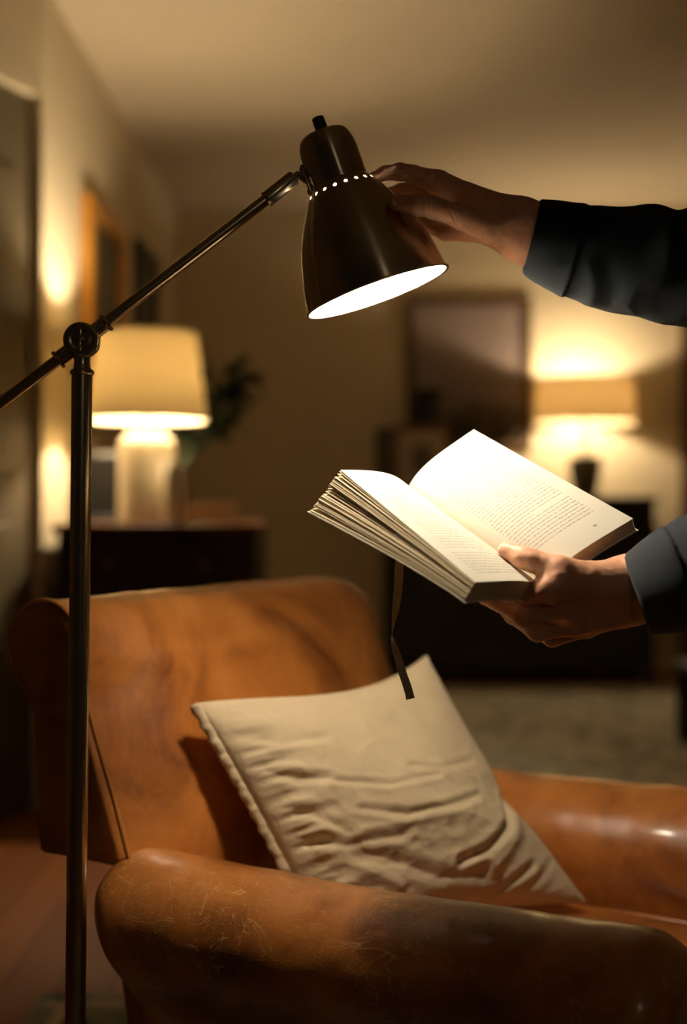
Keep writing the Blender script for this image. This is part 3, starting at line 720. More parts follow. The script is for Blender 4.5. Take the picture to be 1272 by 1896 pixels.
for a in np.linspace(0, 2*PI, 80):
    ex = math.copysign(abs(math.cos(a))**0.28, math.cos(a)); ey = math.copysign(abs(math.sin(a))**0.28, math.sin(a)); lp.append((0.33+0.338*ex-CC[0], 0.32+0.226*ey-CC[1], 0.437))
add_tube(bm, lp, 0.0035, 8); bobj('piping', bm, M['leather'], seat, sharp=80)
chair_part('seat_base', lambda P: rbox(P, (0.31, 0.32, 0.205), (0.315, 0.25, 0.115), 0.02), (-0.05, 0.04, 0.05), (0.66, 0.6, 0.35), 0.012, M['leather'])
for fx, sy in ((0.58, 0.02), (0.58, 0.63), (0.02, 0.06), (0.02, 0.60)):
    bm = bmesh.new(); add_lathe(bm, [(0, 0.0127), (0.016, 0.0127), (0.02, 0.03), (0.028, 0.095), (0, 0.095)], 20, (fx-CC[0], sy-CC[1], 0)); bobj('leg', bm, M['dark_wood'], chair)

#@@SECTION PILLOW
# ------------------------------------------------------------------ linen pillow leaning in the chair
TL = at(362, 1305, 1.625); TR = np.array([0.124, 1.938, 0.788]); BR = np.array([0.332, 1.784, 0.470]); BL = np.array([-0.017, 1.586, 0.462])
pn = np.cross(TR-TL, BL-TL); pn /= np.linalg.norm(pn)
if pn[1] > 0: pn = -pn
def px_of(P): return np.stack([636+F_PX*P[..., 0]/P[..., 1], HZ-F_PX*(P[..., 2]-EYE)/P[..., 1]], -1)
def segdist(Q, pts):
    best = np.full(Q.shape[:-1], 1e9)
    for a, b in zip(pts[:-1], pts[1:]):
        a = np.array(a, float); b = np.array(b, float); ab = b-a
        t = np.clip(((Q-a)@ab)/(ab@ab), 0, 1); best = np.minimum(best, np.linalg.norm(Q-(a+t[..., None]*ab), axis=-1))
    return best
N = 190
g = np.linspace(0, 1, N); U, V = np.meshgrid(g, g, indexing='ij')
def pillow_side(sgn):
    # shaped outline: seams pull inwards between the corners
    u = U; v = V
    base = ((1-u)*(1-v))[..., None]*TL+(u*(1-v))[..., None]*TR+(u*v)[..., None]*BR+((1-u)*v)[..., None]*BL
    ex = (TR-TL)/np.linalg.norm(TR-TL); ey = (BL-TL)/np.linalg.norm(BL-TL)
    eyr = (BR-TR)/np.linalg.norm(BR-TR)
    cup_t = np.sin(PI*u)*(1-v)**2; cup_b = np.sin(PI*u)*v**2; cup_l = np.sin(PI*v)*(1-u)**2; cup_r = np.sin(PI*v)*u**2
    base = base+ey*(0.026*cup_t*(0.35+1.3*u))[..., None]-ey*(0.02*cup_b)[..., None]+ex*(0.006*cup_l)[..., None]-ex*(0.030*cup_r)[..., None]
    # the deep fold a little below the middle of the right seam
    notch = np.exp(-((v-0.60)/0.085)**2)*u**3
    base = base-ex*(0.016*notch)[..., None]
    prof = (np.clip(np.sin(PI*u), 0, 1)*np.clip(np.sin(PI*v), 0, 1))
    T = 0.062*prof**0.42
    lowfat = 0.014*np.exp(-((u-0.55)/0.3)**2-((v-0.62)/0.28)**2)
    T = T+lowfat*prof**0.5
    P = base+pn*(sgn*T+0.0)[..., None]
    Q = px_of(base)
    h = np.zeros_like(u)
    if sgn > 0:
        folds = [([(470, 1585), (560, 1572), (650, 1600), (770, 1640), (850, 1630)], 11, -0.0060),
                 ([(500, 1610), (600, 1612), (700, 1655)], 9, 0.0035),
                 ([(905, 1488), (893, 1545), (850, 1590), (800, 1615)], 9, -0.0085),
                 ([(930, 1500), (915, 1560), (870, 1620)], 12, 0.0045),
                 ([(620, 1520), (690, 1535), (760, 1520), (830, 1495)], 7, -0.0042),
                 ([(560, 1555), (640, 1553), (720, 1545), (800, 1530)], 10, 0.0030),
                 ([(575, 1468), (660, 1480), (745, 1462)], 6, -0.0030),
                 ([(700, 1445), (760, 1450), (830, 1425)], 7, -0.0026),
                 ([(852, 1682), (900, 1655), (950, 1615)], 8, -0.0055),
                 ([(905, 1690), (970, 1640), (1000, 1600)], 8, -0.0035),
                 ([(960, 1700), (1005, 1660), (1040, 1640)], 7, 0.0035),
                 ([(480, 1500), (540, 1520), (600, 1560)], 8, -0.0045), ([(470, 1440), (520, 1458), (560, 1462)], 8, -0.0055),
                 ([(430, 1375), (490, 1392), (560, 1385)], 8, -0.0030), ([(520, 1560), (600, 1580), (690, 1570)], 8, -0.0040),
                 ([(480, 1300), (600, 1297), (680, 1275), (740, 1240)], 5, -0.0030)]
        for pts, w, a in folds:
            dd = segdist(Q, pts); h += 0.62*a*np.exp(-(dd/(0.85*w))**1.6)-0.25*a*np.exp(-((dd-w*1.9)/(w*0.9))**2)
    # puckers running in from the stitched left edge
    ph = v*PI*2*15+0.8*np.sin(v*23)
    h += -0.0040*np.clip(np.sin(ph), -0.3, 1)*np.exp(-((u-0.045)/0.055)**2)*np.clip(np.sin(PI*v)*2.2, 0, 1)
    h += 0.0022*np.sin(ph*0.62+1.0)*np.exp(-((u-0.12)/0.08)**2)
    R = np.stack([u*0.42, v*0.38, np.full_like(u, 0.3*sgn)], -1).reshape(-1, 3)
    Rw = R+0.02*np.stack([vnoise(R, 9.0), vnoise(R+3, 9.0), np.zeros(len(R))], 1)
    st = Rw*np.array([1.0, 1.6, 1.0])
    nz = (0.0032*vnoise(st, 7.0)+0.0018*(1-2*np.abs(vnoise(st+5, 16.0)))+0.0014*(1-2*np.abs(vnoise(st*np.array([1, 0.7, 1])+9, 38.0)))+0.0004*vnoise(st+2, 90.0)).reshape(u.shape)
    amp = np.clip(prof*2.2, 0, 1)*(0.35+0.65*np.clip((v*0.7+(1-u)*0.5), 0, 1))
    P = P+pn*(sgn*(h*np.clip(prof*5, 0, 1)+nz*amp))[..., None]
    return P
Pf = pillow_side(1); Pb = pillow_side(-1)
Pb[..., :] = Pb
# compress the hidden side against the chair back
def grid_faces(n, m, off=0, flip=False):
    f = []
    for i in range(n-1):
        for j in range(m-1):
            a, b, c, d_ = off+i*m+j, off+(i+1)*m+j, off+(i+1)*m+j+1, off+i*m+j+1
            f.append((a, d_, c, b) if flip else (a, b, c, d_))
    return f
vf = np.concatenate([Pf.reshape(-1, 3), Pb.reshape(-1, 3)]); cen = (TL+TR+BR+BL)/4
ff = grid_faces(N, N)+grid_faces(N, N, N*N, True)
me = mesh_from(vf-cen, ff, 'cover')
bm = bmesh.new(); bm.from_mesh(me); bmesh.ops.remove_doubles(bm, verts=bm.verts, dist=0.0003); bmesh.ops.recalc_face_normals(bm, faces=bm.faces); bm.to_mesh(me); bm.free()
me.polygons.foreach_set('use_smooth', [True]*len(me.polygons))
pil = thing('pillow', 'crumpled beige linen pillow leaning in the leather armchair', 'pillow', tuple(cen))
obj('cover', me, M['linen'], pil)
# hemmed flange along the left side, folded and puckered by its stitching
edge = Pf[0]; n_ = len(edge); ex = (TR-TL)/np.linalg.norm(TR-TL)
bm = bmesh.new(); rows = []
for i in range(0, n_):
    v_ = i/(n_-1.0); w = 0.0085*(1+0.12*math.sin(v_*90)); wob = 0.0006*math.sin(v_*PI*2*19+math.sin(v_*17)*1.5)+0.0004*math.sin(v_*211)
    c0 = edge[i]-cen+ex*0.006+pn*(0.002); c1 = edge[i]-cen-ex*w*0.4+pn*(0.003+wob); c2 = edge[i]-cen-ex*w+pn*(wob*1.5-0.001)
    up = pn*0.0022
    rows.append([bm.verts.new(q) for q in (c0+up, c1+up*1.4, c2+up*0.6, c2-up*0.8, c1-up*1.4, c0-up)])
for A, B in zip(rows[:-1], rows[1:]):
    for k in range(6): bm.faces.new((A[k], A[(k+1) % 6], B[(k+1) % 6], B[k]))
bm.faces.new(rows[0][::-1]); bm.faces.new(rows[-1])
bobj('hem', bm, M['linen'], pil, sharp=120)
bm = bmesh.new()
bobj_pts = [tuple(q-cen) for q in np.concatenate([Pf[::4, 0], Pf[-1, ::4], Pf[::-4, -1]])]
add_tube(bm, bobj_pts, 0.0022, 6); bobj('seam', bm, M['linen'], pil, sharp=120)

#@@SECTION LAMP
# ------------------------------------------------------------------ floor reading lamp
LD = 1.47
S_ = LD/F_PX      # metres per pixel at the lamp head
rimc = Vector(at(699, 541, LD)); th = math.radians(19.3)
axis = Vector((-math.sin(th), 0, math.cos(th)))
P_top = Vector(at(153, 631, 1.45)); base_x = P_top.x-0.0125
lamp = thing('floor_lamp', 'brushed metal floor reading lamp with a lit perforated bell shade', 'lamp', (base_x, 1.45, 0))
LO = Vector((base_x, 1.45, 0))
def L_(v): return Vector(v)-LO
bm = bmesh.new(); add_lathe(bm, [(0, 0.0127), (0.125, 0.0127), (0.13, 0.017), (0.13, 0.026), (0.12, 0.032), (0.03, 0.036), (0.018, 0.05), (0, 0.05)], 72); bobj('base', bm, M['metal'], lamp)
pt = L_(at(152, 692, 1.45)); pdir = (pt-Vector((0, 0, 0.04)))
bm = bmesh.new(); add_lathe(bm, [(0, 0), (0.0112, 0), (0.0116, pdir.length), (0, pdir.length)], 48, (0, 0, 0.04), pdir); pole = bobj('pole', bm, M['metal'], lamp)
s14 = 1.45/F_PX
bm = bmesh.new(); add_lathe(bm, [(0, -2*s14), (20.5*s14, -2*s14), (22.5*s14, 0), (22.5*s14, 4*s14), (20.5*s14, 7*s14), (17.5*s14, 8*s14), (16*s14, 12*s14), (15*s14, 24*s14), (16*s14, 36*s14), (0, 38*s14)], 48, pt, pdir); bobj('collar', bm, M['metal'], lamp)
jc = L_(at(153, 631, 1.45))
bm = bmesh.new(); add_lathe(bm, [(0, 0), (28*s14, 0), (32*s14, 3*s14), (32*s14, 12*s14), (29*s14, 15*s14), (29*s14, 19*s14), (32*s14, 22*s14), (32*s14, 34*s14), (29*s14, 37*s14), (0, 37*s14)], 64, jc+Vector((0, -24*s14, 0)), (0, 1, 0)); jt = bobj('joint', bm, M['metal'], lamp)
bm = bmesh.new(); add_lathe(bm, [(16*s14, 0), (20*s14, -1.5*s14), (20*s14, 2*s14), (16*s14, 2*s14)], 48, jc+Vector((0, -24*s14, 0)), (0, 1, 0), close=True)
add_lathe(bm, [(0, -12*s14), (5*s14, -11*s14), (7*s14, -7*s14), (8*s14, 1*s14), (0, 1*s14)], 32, jc+Vector((0, -24*s14, 0)), (0, 1, 0))
for sg in (-1, 1):
    a0 = Vector((0.05*sg, 0, 1.0*sg)).normalized()
    add_tube(bm, [jc+Vector((0, -29*s14, 0))+a0*(k*s14) for k in (3, 9, 16, 21)], [4*s14, 5*s14, 4.5*s14, 2.5*s14], 12, 0.45)
bobj('wing_nut', bm, M['metal'], jt)
# arm: from the far lower-left counterweight end, through the joint, to the socket
A1 = L_(at(522, 347, LD)); ad_ = (A1-jc).normalized(); back_end = jc-ad_*0.24
bm = bmesh.new(); Ltot = (A1-back_end).length
add_lathe(bm, [(0, 0), (11*s14, 0), (11*s14, Ltot), (0, Ltot)], 40, back_end, ad_); arm = bobj('arm', bm, M['metal'], lamp)
bm = bmesh.new()
w0 = -46*s14; w1 = 46*s14
add_lathe(bm, [(0, -60*s14), (17*s14, -60*s14), (19*s14, -57*s14), (17*s14, -53*s14), (14.5*s14, -52*s14), (14.5*s14, 50*s14), (17*s14, 52*s14), (19*s14, 55*s14), (17*s14, 59*s14), (0, 60*s14)], 40, jc, ad_); bobj('arm_sleeve', bm, M['metal'], lamp)
bm = bmesh.new(); add_lathe(bm, [(0, 0), (0.02, 0), (0.022, 0.004), (0.022, 0.07), (0.02, 0.074), (0, 0.074)], 40, back_end-ad_*0.03, ad_); bobj('counterweight', bm, M['metal'], lamp)
s0 = L_(at(492, 371, LD)); s1 = L_(at(546, 328, LD)); sd = (s1-s0)
bm = bmesh.new(); add_lathe(bm, [(0, 0), (15*S_, 0), (16*S_, 2*S_), (16*S_, 5*S_), (15*S_, 6*S_), (15*S_, sd.length-4*S_), (12.5*S_, sd.length), (0, sd.length)], 40, s0, sd); bobj('socket', bm, M['metal'], lamp)
hp = rimc+axis*(238*S_)-Vector((axis.z, 0, -axis.x))*(56*S_)
hpL = L_(hp)
bm = bmesh.new(); add_tube(bm, [s1-sd.normalized()*0.004, s1+sd.normalized()*0.004, L_(at(558, 326, LD)), hpL+Vector((0.004, 0, 0))], [7*S_, 7.5*S_, 9*S_, 9*S_], 20); bobj('swivel', bm, M['metal'], lamp)
bm = bmesh.new(); px_ = Vector((axis.z, 0, -axis.x))
add_box(bm, (-3*S_, -9*S_, -30*S_), (3*S_, 9*S_, 30*S_), 2*S_, mat=Matrix.Translation(hpL) @ Matrix.Rotation(-th, 4, 'Y'))
bracket = bobj('bracket', bm, M['metal'], lamp)
bm = bmesh.new()
for k in (-22, 22): add_lathe(bm, [(0, 6*S_), (4.5*S_, 6*S_), (5.5*S_, 4*S_), (5.5*S_, 2*S_), (0, 2*S_)], 16, hpL+axis*(k*S_), -px_)
bobj('screw', bm, M['metal'], bracket)
# bell shade, double walled
prof = [(136, 0), (133.5, 22), (129.5, 45), (124, 68), (117.5, 92), (110, 114), (101.5, 134), (92, 154), (82, 172), (73, 188), (66, 200), (60, 208), (55.5, 214)]
def dense(pr, n=3):
    out = []
    pr = np.array(pr, float)
    for i in range(len(pr)-1):
        p0 = pr[max(i-1, 0)]; p1 = pr[i]; p2 = pr[i+1]; p3 = pr[min(i+2, len(pr)-1)]
        for a in np.linspace(0, 1, n, endpoint=False):
            out.append(tuple(0.5*((2*p1)+(-p0+p2)*a+(2*p0-5*p1+4*p2-p3)*a*a+(-p0+3*p1-3*p2+p3)*a**3)))
    out.append(tuple(pr[-1])); return out
dp = dense(prof)
def cut_holes(me_obj):
    bmc = bmesh.new(); a, u, w = basis(axis); nH = 20
    for k in range(nH):
        an = 2*PI*(k+0.35)/nH; dirv = (u*math.cos(an)+w*math.sin(an)); c = L_(rimc)+axis*(199*S_)+dirv*(66*S_)
        nv = (dirv+axis*0.75).normalized()
        add_lathe(bmc, [(0, -0.006), (3.7*S_, -0.006), (3.7*S_, 0.006), (0, 0.006)], 16, c, nv)
    bmesh.ops.recalc_face_normals(bmc, faces=bmc.faces)
    cm = bpy.data.meshes.new('cut'); bmc.to_mesh(cm); bmc.free(); co = bpy.data.objects.new('cut', cm); C.objects.link(co); co.parent = lamp
    md = me_obj.modifiers.new('b', 'BOOLEAN'); md.object = co; md.operation = 'DIFFERENCE'; md.solver = 'EXACT'
    bpy.context.view_layer.update()
    dg = bpy.context.evaluated_depsgraph_get(); nm = bpy.data.meshes.new_from_object(me_obj.evaluated_get(dg)); me_obj.modifiers.clear(); me_obj.data = nm
    bpy.data.objects.remove(co)
bm = bmesh.new()
outer = [(r*S_, t*S_) for r, t in dp]; tmid = 1.1
mid = [((r-tmid)*S_, (t-0.2)*S_) for r, t in dp]
add_lathe(bm, outer+mid[::-1], 180, L_(rimc), axis, close=True)
sh = bobj('lamp_shade', bm, M['spun'], lamp, sharp=60); cut_holes(sh)
def reorient(o):
    q = Vector((0, 0, 1)).rotation_difference(axis).to_matrix().to_4x4(); Mx_ = Matrix.Translation(L_(rimc)) @ q
    o.data.transform(Mx_.inverted()); o.matrix_local = Mx_; return Mx_
bm = bmesh.new()
mid2 = [((r-tmid-0.3)*S_, (t-0.2)*S_) for r, t in dp]; inn = [((r-tmid-1.5)*S_, (t-0.4)*S_) for r, t in dp]
add_lathe(bm, mid2+inn[::-1], 180, L_(rimc), axis, close=True)
il = bobj('shade_lining', bm, M['enamel'], sh, sharp=60); cut_holes(il)
bm = bmesh.new(); add_lathe(bm, [((136+1.8+2.3*math.cos(a))*S_, (0+2.3*math.sin(a))*S_) for a in np.linspace(0, 2*PI, 12, endpoint=False)], 180, L_(rimc), axis, close=True); bobj('shade_rim', bm, M['metal'], sh, sharp=80)
Mx_ = reorient(sh)
for c_ in sh.children: c_.matrix_parent_inverse = Mx_.inverted()
bm = bmesh.new(); cap = dense([(50, 212), (54.5, 214), (54.5, 222), (54.5, 250), (54, 275), (51, 292), (46.5, 304), (42, 309), (36, 311)], 3)
add_lathe(bm, [(r*S_, t*S_) for r, t in cap]+[(0, 311.5*S_)], 96, L_(rimc), axis); capo = bobj('shade_cap', bm, M['spun'], lamp, sharp=60)
bm = bmesh.new(); add_lathe(bm, [(12*S_, 311*S_), (11.5*S_, 340*S_), (10*S_, 342*S_), (0, 342*S_)], 32, L_(rimc)+px_*(2*S_), axis); bobj('switch', bm, M['black'], capo)
Mx_ = reorient(capo)
for c_ in capo.children: c_.matrix_parent_inverse = Mx_.inverted()
bm = bmesh.new(); bc = L_(rimc)+axis*(92*S_); R_b = 0.027
add_lathe(bm, [(R_b*math.sin(a), -R_b*math.cos(a)) for a in np.linspace(0.001, PI*0.8, 14)]+[(0.013, 0.045), (0.013, 0.055), (0, 0.055)], 32, bc, axis); bobj('bulb', bm, emit('bulb_key', KEY_COL, KEY_LAMP), lamp)
bm = bmesh.new(); add_lathe(bm, [(0, 0.055), (0.015, 0.055), (0.015, 0.075), (0.02, 0.08), (0.02, 0.1), (0, 0.1)], 24, bc, axis); bobj('bulb_holder', bm, M['enamel'], lamp)
bm = bmesh.new(); add_lathe(bm, [(0.014, 0.040), (47*S_, 0.036), (48*S_, 0.037), (0.014, 0.0415)], 48, bc, axis, close=True); bobj('added_baffle', bm, M['enamel'], lamp)  # added disc, unseen in the bell; blocks bulb light at the holes

#@@SECTION BOOK
# ------------------------------------------------------------------ the open book
Gh = at(755, 907, 1.47); Gt = at(1008, 1084, 1.362); Rh = at(877, 795, 1.505); Rt = at(1172, 960, 1.395); Lh = at(630, 870, 1.355); Lt = at(880, 1078, 1.245)
def nrm(v): return v/np.linalg.norm(v)
T_ = nrm(Gt-Gh); nR = nrm(np.cross(T_, Rh-Gh)); nL = nrm(np.cross(Lh-Gh, T_)); nM = nrm(nR+nL)
BO = (Gh+Gt)/2
def right_pt(u, v, k):      # k = 0 top leaf ... 1 cover ; v: 0 tail .. 1 head
    G = Gt+(Gh-Gt)*v; E = Rt+(Rh-Rt)*v
    p = G+(E-G)*u
    bump = 0.0150*(math.sin(PI*u**0.62))*(1-0.25*u)
    thick = 0.015*(1-math.exp(-u*9))+0.002
    thick += 0.004*(1-v)*u
    curl = 0.010*max(0.0, u-0.5)**1.5*(1-v)*k
    e = nrm(E-G)
    return p+nR*(bump*(1-0.35*k)-thick*k-curl)-nM*(0.010*k*(1-u)**3)+e*(0.004*k*u*k)
def left_pt(u, v, k, fan=None):
    G = Gt+(Gh-Gt)*v; E = Lt+(Lh-Lt)*v
    p = G+(E-G)*u
    bump = 0.0115*math.sin(PI*u**0.7)*(0.35+0.65*v)
    full = (0.0215+(0.052-0.0215)*v**1.3)
    kk = k if fan is None else (k*(1-v**0.8)+fan*v**0.8)
    thick = (full*(u**0.9)+0.010*(1-u))*kk
    e = nrm(E-G)
    return p+nL*(bump*(1-0.9*kk)-thick)-nM*(0.010*kk*(1-u)**2)+e*((0.011*v-0.001)*kk*u)+np.array([(p[0]/p[1])*-1, -1.0, (EYE-p[2])/p[1]])*((0.024+0.012*v)*kk*u**2)
def sheet(bm, fn, k, th, nrmv, nu=16, nv=12, uvl=None):
    g_ = [[fn(i/(nu-1.0), j/(nv-1.0), k) for j in range(nv)] for i in range(nu)]
    top = [[bm.verts.new(q-BO) for q in r] for r in g_]; bot = [[bm.verts.new(q-BO-nrmv*th) for q in r] for r in g_]
    for i in range(nu-1):
        for j in range(nv-1):
            f = bm.faces.new((top[i][j], top[i+1][j], top[i+1][j+1], top[i][j+1]))
            if uvl is not None:
                for lp_, (a, b_) in zip(f.loops, ((i, j), (i+1, j), (i+1, j+1), (i, j+1))): lp_[uvl].uv = (a/(nu-1.0), b_/(nv-1.0))
            f = bm.faces.new((bot[i][j], bot[i][j+1], bot[i+1][j+1], bot[i+1][j]))
            if uvl is not None:
                for lp_ in f.loops: lp_[uvl].uv = (0.01, 0.01)
    def side(A, B):
        for k_ in range(len(A)-1): bm.faces.new((A[k_], A[k_+1], B[k_+1], B[k_]))
    side([top[i][0] for i in range(nu)], [bot[i][0] for i in range(nu)]); side([top[i][-1] for i in range(nu)], [bot[i][-1] for i in range(nu)])
    side(top[0], bot[0]); side(top[-1], bot[-1])
book = thing('book', 'open paperback held under the reading lamp, printed pages brightly lit', 'book', tuple(BO))
for nm, fn, nv_, flip in (('right_page', lambda u, v, k: right_pt(u, v, 0), nR, 0), ('left_page', lambda u, v, k: left_pt(u, v, 0), nL, 1)):
    bm = bmesh.new(); uvl = bm.loops.layers.uv.new('UVMap'); sheet(bm, fn, 0, 0.00012, nv_, 48, 30, uvl)
    if flip:
        for f in bm.faces:
            for lp_ in f.loops: lp_[uvl].uv[1] = 0.095+0.905*lp_[uvl].uv[1]
    bobj(nm, bm, M['page'], book, sharp=60)
# leaf stacks; the left half is fanned into clumps at its head
def fan_map(k):
    knots = [(0, 0.0), (0.02, 0.05), (0.035, 0.11), (0.05, 0.19), (0.38, 0.40), (0.39, 0.50), (0.42, 0.53), (0.435, 0.60), (0.82, 0.86), (0.835, 0.95), (0.90, 0.965), (1.0, 0.99)]
    for (a, fa), (b_, fb) in zip(knots[:-1], knots[1:]):
        if k <= b_: return fa+(fb-fa)*(k-a)/(b_-a)
    return 0.985
bm = bmesh.new(); NS = 64; rj = random.Random(11)
for i in range(1, NS+1):
    k = i/float(NS+1); jit = rj.uniform(-0.0013, 0.0013)
    sheet(bm, lambda u, v, kk: left_pt(u*(1+jit*8), v, kk, fan_map(kk)), k, 0.00017, nL, 12, 10)
bobj('left_leaves', bm, M['paper'], book, sharp=40)
bm = bmesh.new(); NS = 40
for i in range(1, NS+1):
    k = i/float(NS+1); jit = rj.uniform(-0.0005, 0.0005)
    sheet(bm, lambda u, v, kk: right_pt(u*(1+jit*8), v, kk), k, 0.00026, nR, 14, 8)
bobj('right_leaves', bm, M['paper'], book, sharp=40)
bm = bmesh.new()
sheet(bm, lambda u, v, k: left_pt(u*1.012, v*1.02-0.01, 1.0, 1.0), 1, 0.0005, nL, 16, 12)
sheet(bm, lambda u, v, k: right_pt(u*1.012, v*1.02-0.01, 1.03), 1, 0.0005, nR, 16, 12)
def spine_pt(u, v, k):
    a = left_pt(0.0, v*1.02-0.01, 1.0, 1.0); b_ = right_pt(0.0, v*1.02-0.01, 1.03); return a+(b_-a)*u-nM*0.004*math.sin(PI*u)
sheet(bm, spine_pt, 1, 0.0005, nM, 8, 12)
bobj('cover', bm, M['paper_cover'], book, sharp=40)
# ribbon marker hanging from the block, with one twist
rp = [(741, 1030, 1.395, 9, 0.15), (739, 1055, 1.393, 9, 0.15), (737, 1090, 1.390, 8.5, 0.25), (733, 1125, 1.387, 7, 0.6), (729, 1150, 1.385, 5, 1.1), (726, 1172, 1.384, 4, 1.5), (727, 1185, 1.384, 5, 1.9), (735, 1212, 1.384, 7.5, 2.6), (745, 1245, 1.385, 8.5, 2.8), (753, 1268, 1.386, 9, 2.9), (760, 1292, 1.387, 9, 2.9)]
bm = bmesh.new(); rows = []
rpn = np.array(rp, float)
for i in range(len(rpn)-1):
    p0 = rpn[max(i-1, 0)]; p1 = rpn[i]; p2 = rpn[i+1]; p3 = rpn[min(i+2, len(rpn)-1)]
    for a in np.linspace(0, 1, 6, endpoint=(i == len(rpn)-2)):
        q = 0.5*((2*p1)+(-p0+p2)*a+(2*p0-5*p1+4*p2-p3)*a*a+(-p0+3*p1-3*p2+p3)*a**3)
        c = Vector(at(q[0], q[1], q[2]))-Vector(BO); w = 0.0048; tw = q[4]
        wd = Vector((math.cos(tw), math.sin(tw)*0.8, 0)); nn_ = Vector((-math.sin(tw), math.cos(tw), 0))*0.00018
        tip = 0.0025 if (i == len(rpn)-2 and a > 0.99) else 0
        rows.append([bm.verts.new(c-wd*w+nn_), bm.verts.new(c+wd*w+nn_+Vector((0, 0, -tip))), bm.verts.new(c+wd*w-nn_+Vector((0, 0, -tip))), bm.verts.new(c-wd*w-nn_)])
for A, B in zip(rows[:-1], rows[1:]):
    for k in range(4): bm.faces.new((A[k], A[(k+1) % 4], B[(k+1) % 4], B[k]))
bm.faces.new(rows[0][::-1]); bm.faces.new(rows[-1]); bobj('ribbon_marker', bm, M['ribbon'], book, sharp=50)

#@@SECTION PERSON
# ------------------------------------------------------------------ the person (only hands and sleeves enter the frame)
def J(px, py, d, r): return (at(px, py, d).astype(np.float32), r)
def chain(P, js, d, k):
    for (a, ra), (b_, rb) in zip(js[:-1], js[1:]): d = smin(d, cone(P, a, b_, ra, rb), k)
    return d
def atH(px, py, d): return at(px, py, d-0.03)
def JH(px, py, d, r): return (atH(px, py, d).astype(np.float32), r)
# --- right hand on the lamp
h1 = dict(
 thumb=[JH(905, 425, 1.480, .0175), JH(852, 400, 1.452, .0135), JH(800, 384, 1.437, .0108), JH(775, 380, 1.436, .0108), JH(735, 376, 1.446, .0088)],
 index=[JH(812, 338, 1.507, .0125), JH(765, 322, 1.518, .0098), JH(740, 318, 1.522, .0096), JH(712, 321, 1.522, .0080), JH(693, 330, 1.520, .0072)],
 middle=[JH(822, 358, 1.535, .0120), JH(775, 350, 1.572, .0096), JH(745, 352, 1.578, .0082), JH(722, 358, 1.572, .0072)],
 ring=[JH(842, 398, 1.553, .0115), JH(800, 402, 1.588, .0092), JH(768, 398, 1.592, .0080), JH(745, 394, 1.588, .0070)],
 pinky=[JH(870, 430, 1.545, .0115), JH(826, 431, 1.570, .0095), JH(797, 421, 1.586, .0082), JH(777, 412, 1.590, .0064)])
W1 = [JH(965, 412, 1.492, .0230), JH(975, 446, 1.497, .0225)]
F1 = [JH(1110, 452, 1.485, .030), JH(1110, 480, 1.485, .030)]
def hand1(P):
    d = cone(P, h1['index'][0][0], W1[0][0], .0125, .0210)
    d = smin(d, cone(P, atH(822, 356, 1.530).astype(np.float32), W1[0][0], .0130, .0215), .012)
    d = smin(d, cone(P, atH(845, 390, 1.543).astype(np.float32), W1[1][0], .0130, .0215), .012)
    d = smin(d, cone(P, atH(872, 425, 1.543).astype(np.float32), W1[1][0], .0115, .0200), .012)
    d = smin(d, cone(P, atH(870, 400, 1.495).astype(np.float32), atH(935, 425, 1.485).astype(np.float32), .0185, .0200), .016)
    d = smin(d, cone(P, W1[0][0], F1[0][0], .0230, .030), .02); d = smin(d, cone(P, W1[1][0], F1[1][0], .0225, .030), .02)
    for n_, k in (('index', .008), ('middle', .008), ('ring', .009), ('pinky', .008)):
        f = np.full(len(P), 1.0, np.float32); f = chain(P, h1[n_], f, .004); d = smin(d, f, k)
    t = np.full(len(P), 1.0, np.float32); t = chain(P, h1['thumb'], t, .006); d = smin(d, t, .009)
    # crease at the base of the thumb and at its joints
    for c, ax, a, w in ((atH(786, 380, 1.43), (1, 0, 0.15), .0007, .0009), (atH(795, 380, 1.43), (1, 0, 0.05), .0005, .0008), (atH(838, 402, 1.44), (0.85, 0, 0.5), .0011, .0012), (atH(846, 402, 1.44), (0.9, 0, 0.3), .0007, .0010)):
        q = P-c.astype(np.float32); r_ = np.linalg.norm(q, axis=1); s_ = q@np.array(ax, np.float32)
        d = d+a*np.exp(-(s_/w)**2)*np.exp(-(r_/.017)**2)
    d = d+0.0004*vnoise(P, 160.0)+0.0008*vnoise(P, 60.0)
    return d
# --- left hand holding the book
h2 = dict(
 thumb=[J(1098, 1082, 1.352, .0180), J(1035, 1056, 1.335, .0140), J(985, 1038, 1.345, .0112), J(968, 1033, 1.350, .0112), J(937, 1019, 1.366, .0090)],
 index=[J(1022, 1088, 1.332, .0155), J(984, 1100, 1.350, .0125), J(955, 1110, 1.398, .0098), J(925, 1095, 1.435, .0085), J(905, 1085, 1.455, .0075)],
 middle=[J(1045, 1130, 1.345, .0135), J(968, 1140, 1.360, .0112), J(925, 1118, 1.405, .0092), J(899, 1108, 1.440, .0080)],
 ring=[J(1062, 1152, 1.358, .0130), J(996, 1167, 1.362, .0118), J(950, 1140, 1.405, .0095), J(930, 1120, 1.445, .0082)],
 pinky=[J(1085, 1160, 1.378, .0120), J(1022, 1180, 1.378, .0098), J(980, 1160, 1.415, .0085), J(960, 1140, 1.445, .0072)])
W2 = [J(1158, 1078, 1.368, .0225), J(1168, 1110, 1.376, .0225)]
F2 = [J(1290, 1030, 1.315, .031), J(1300, 1068, 1.320, .031)]
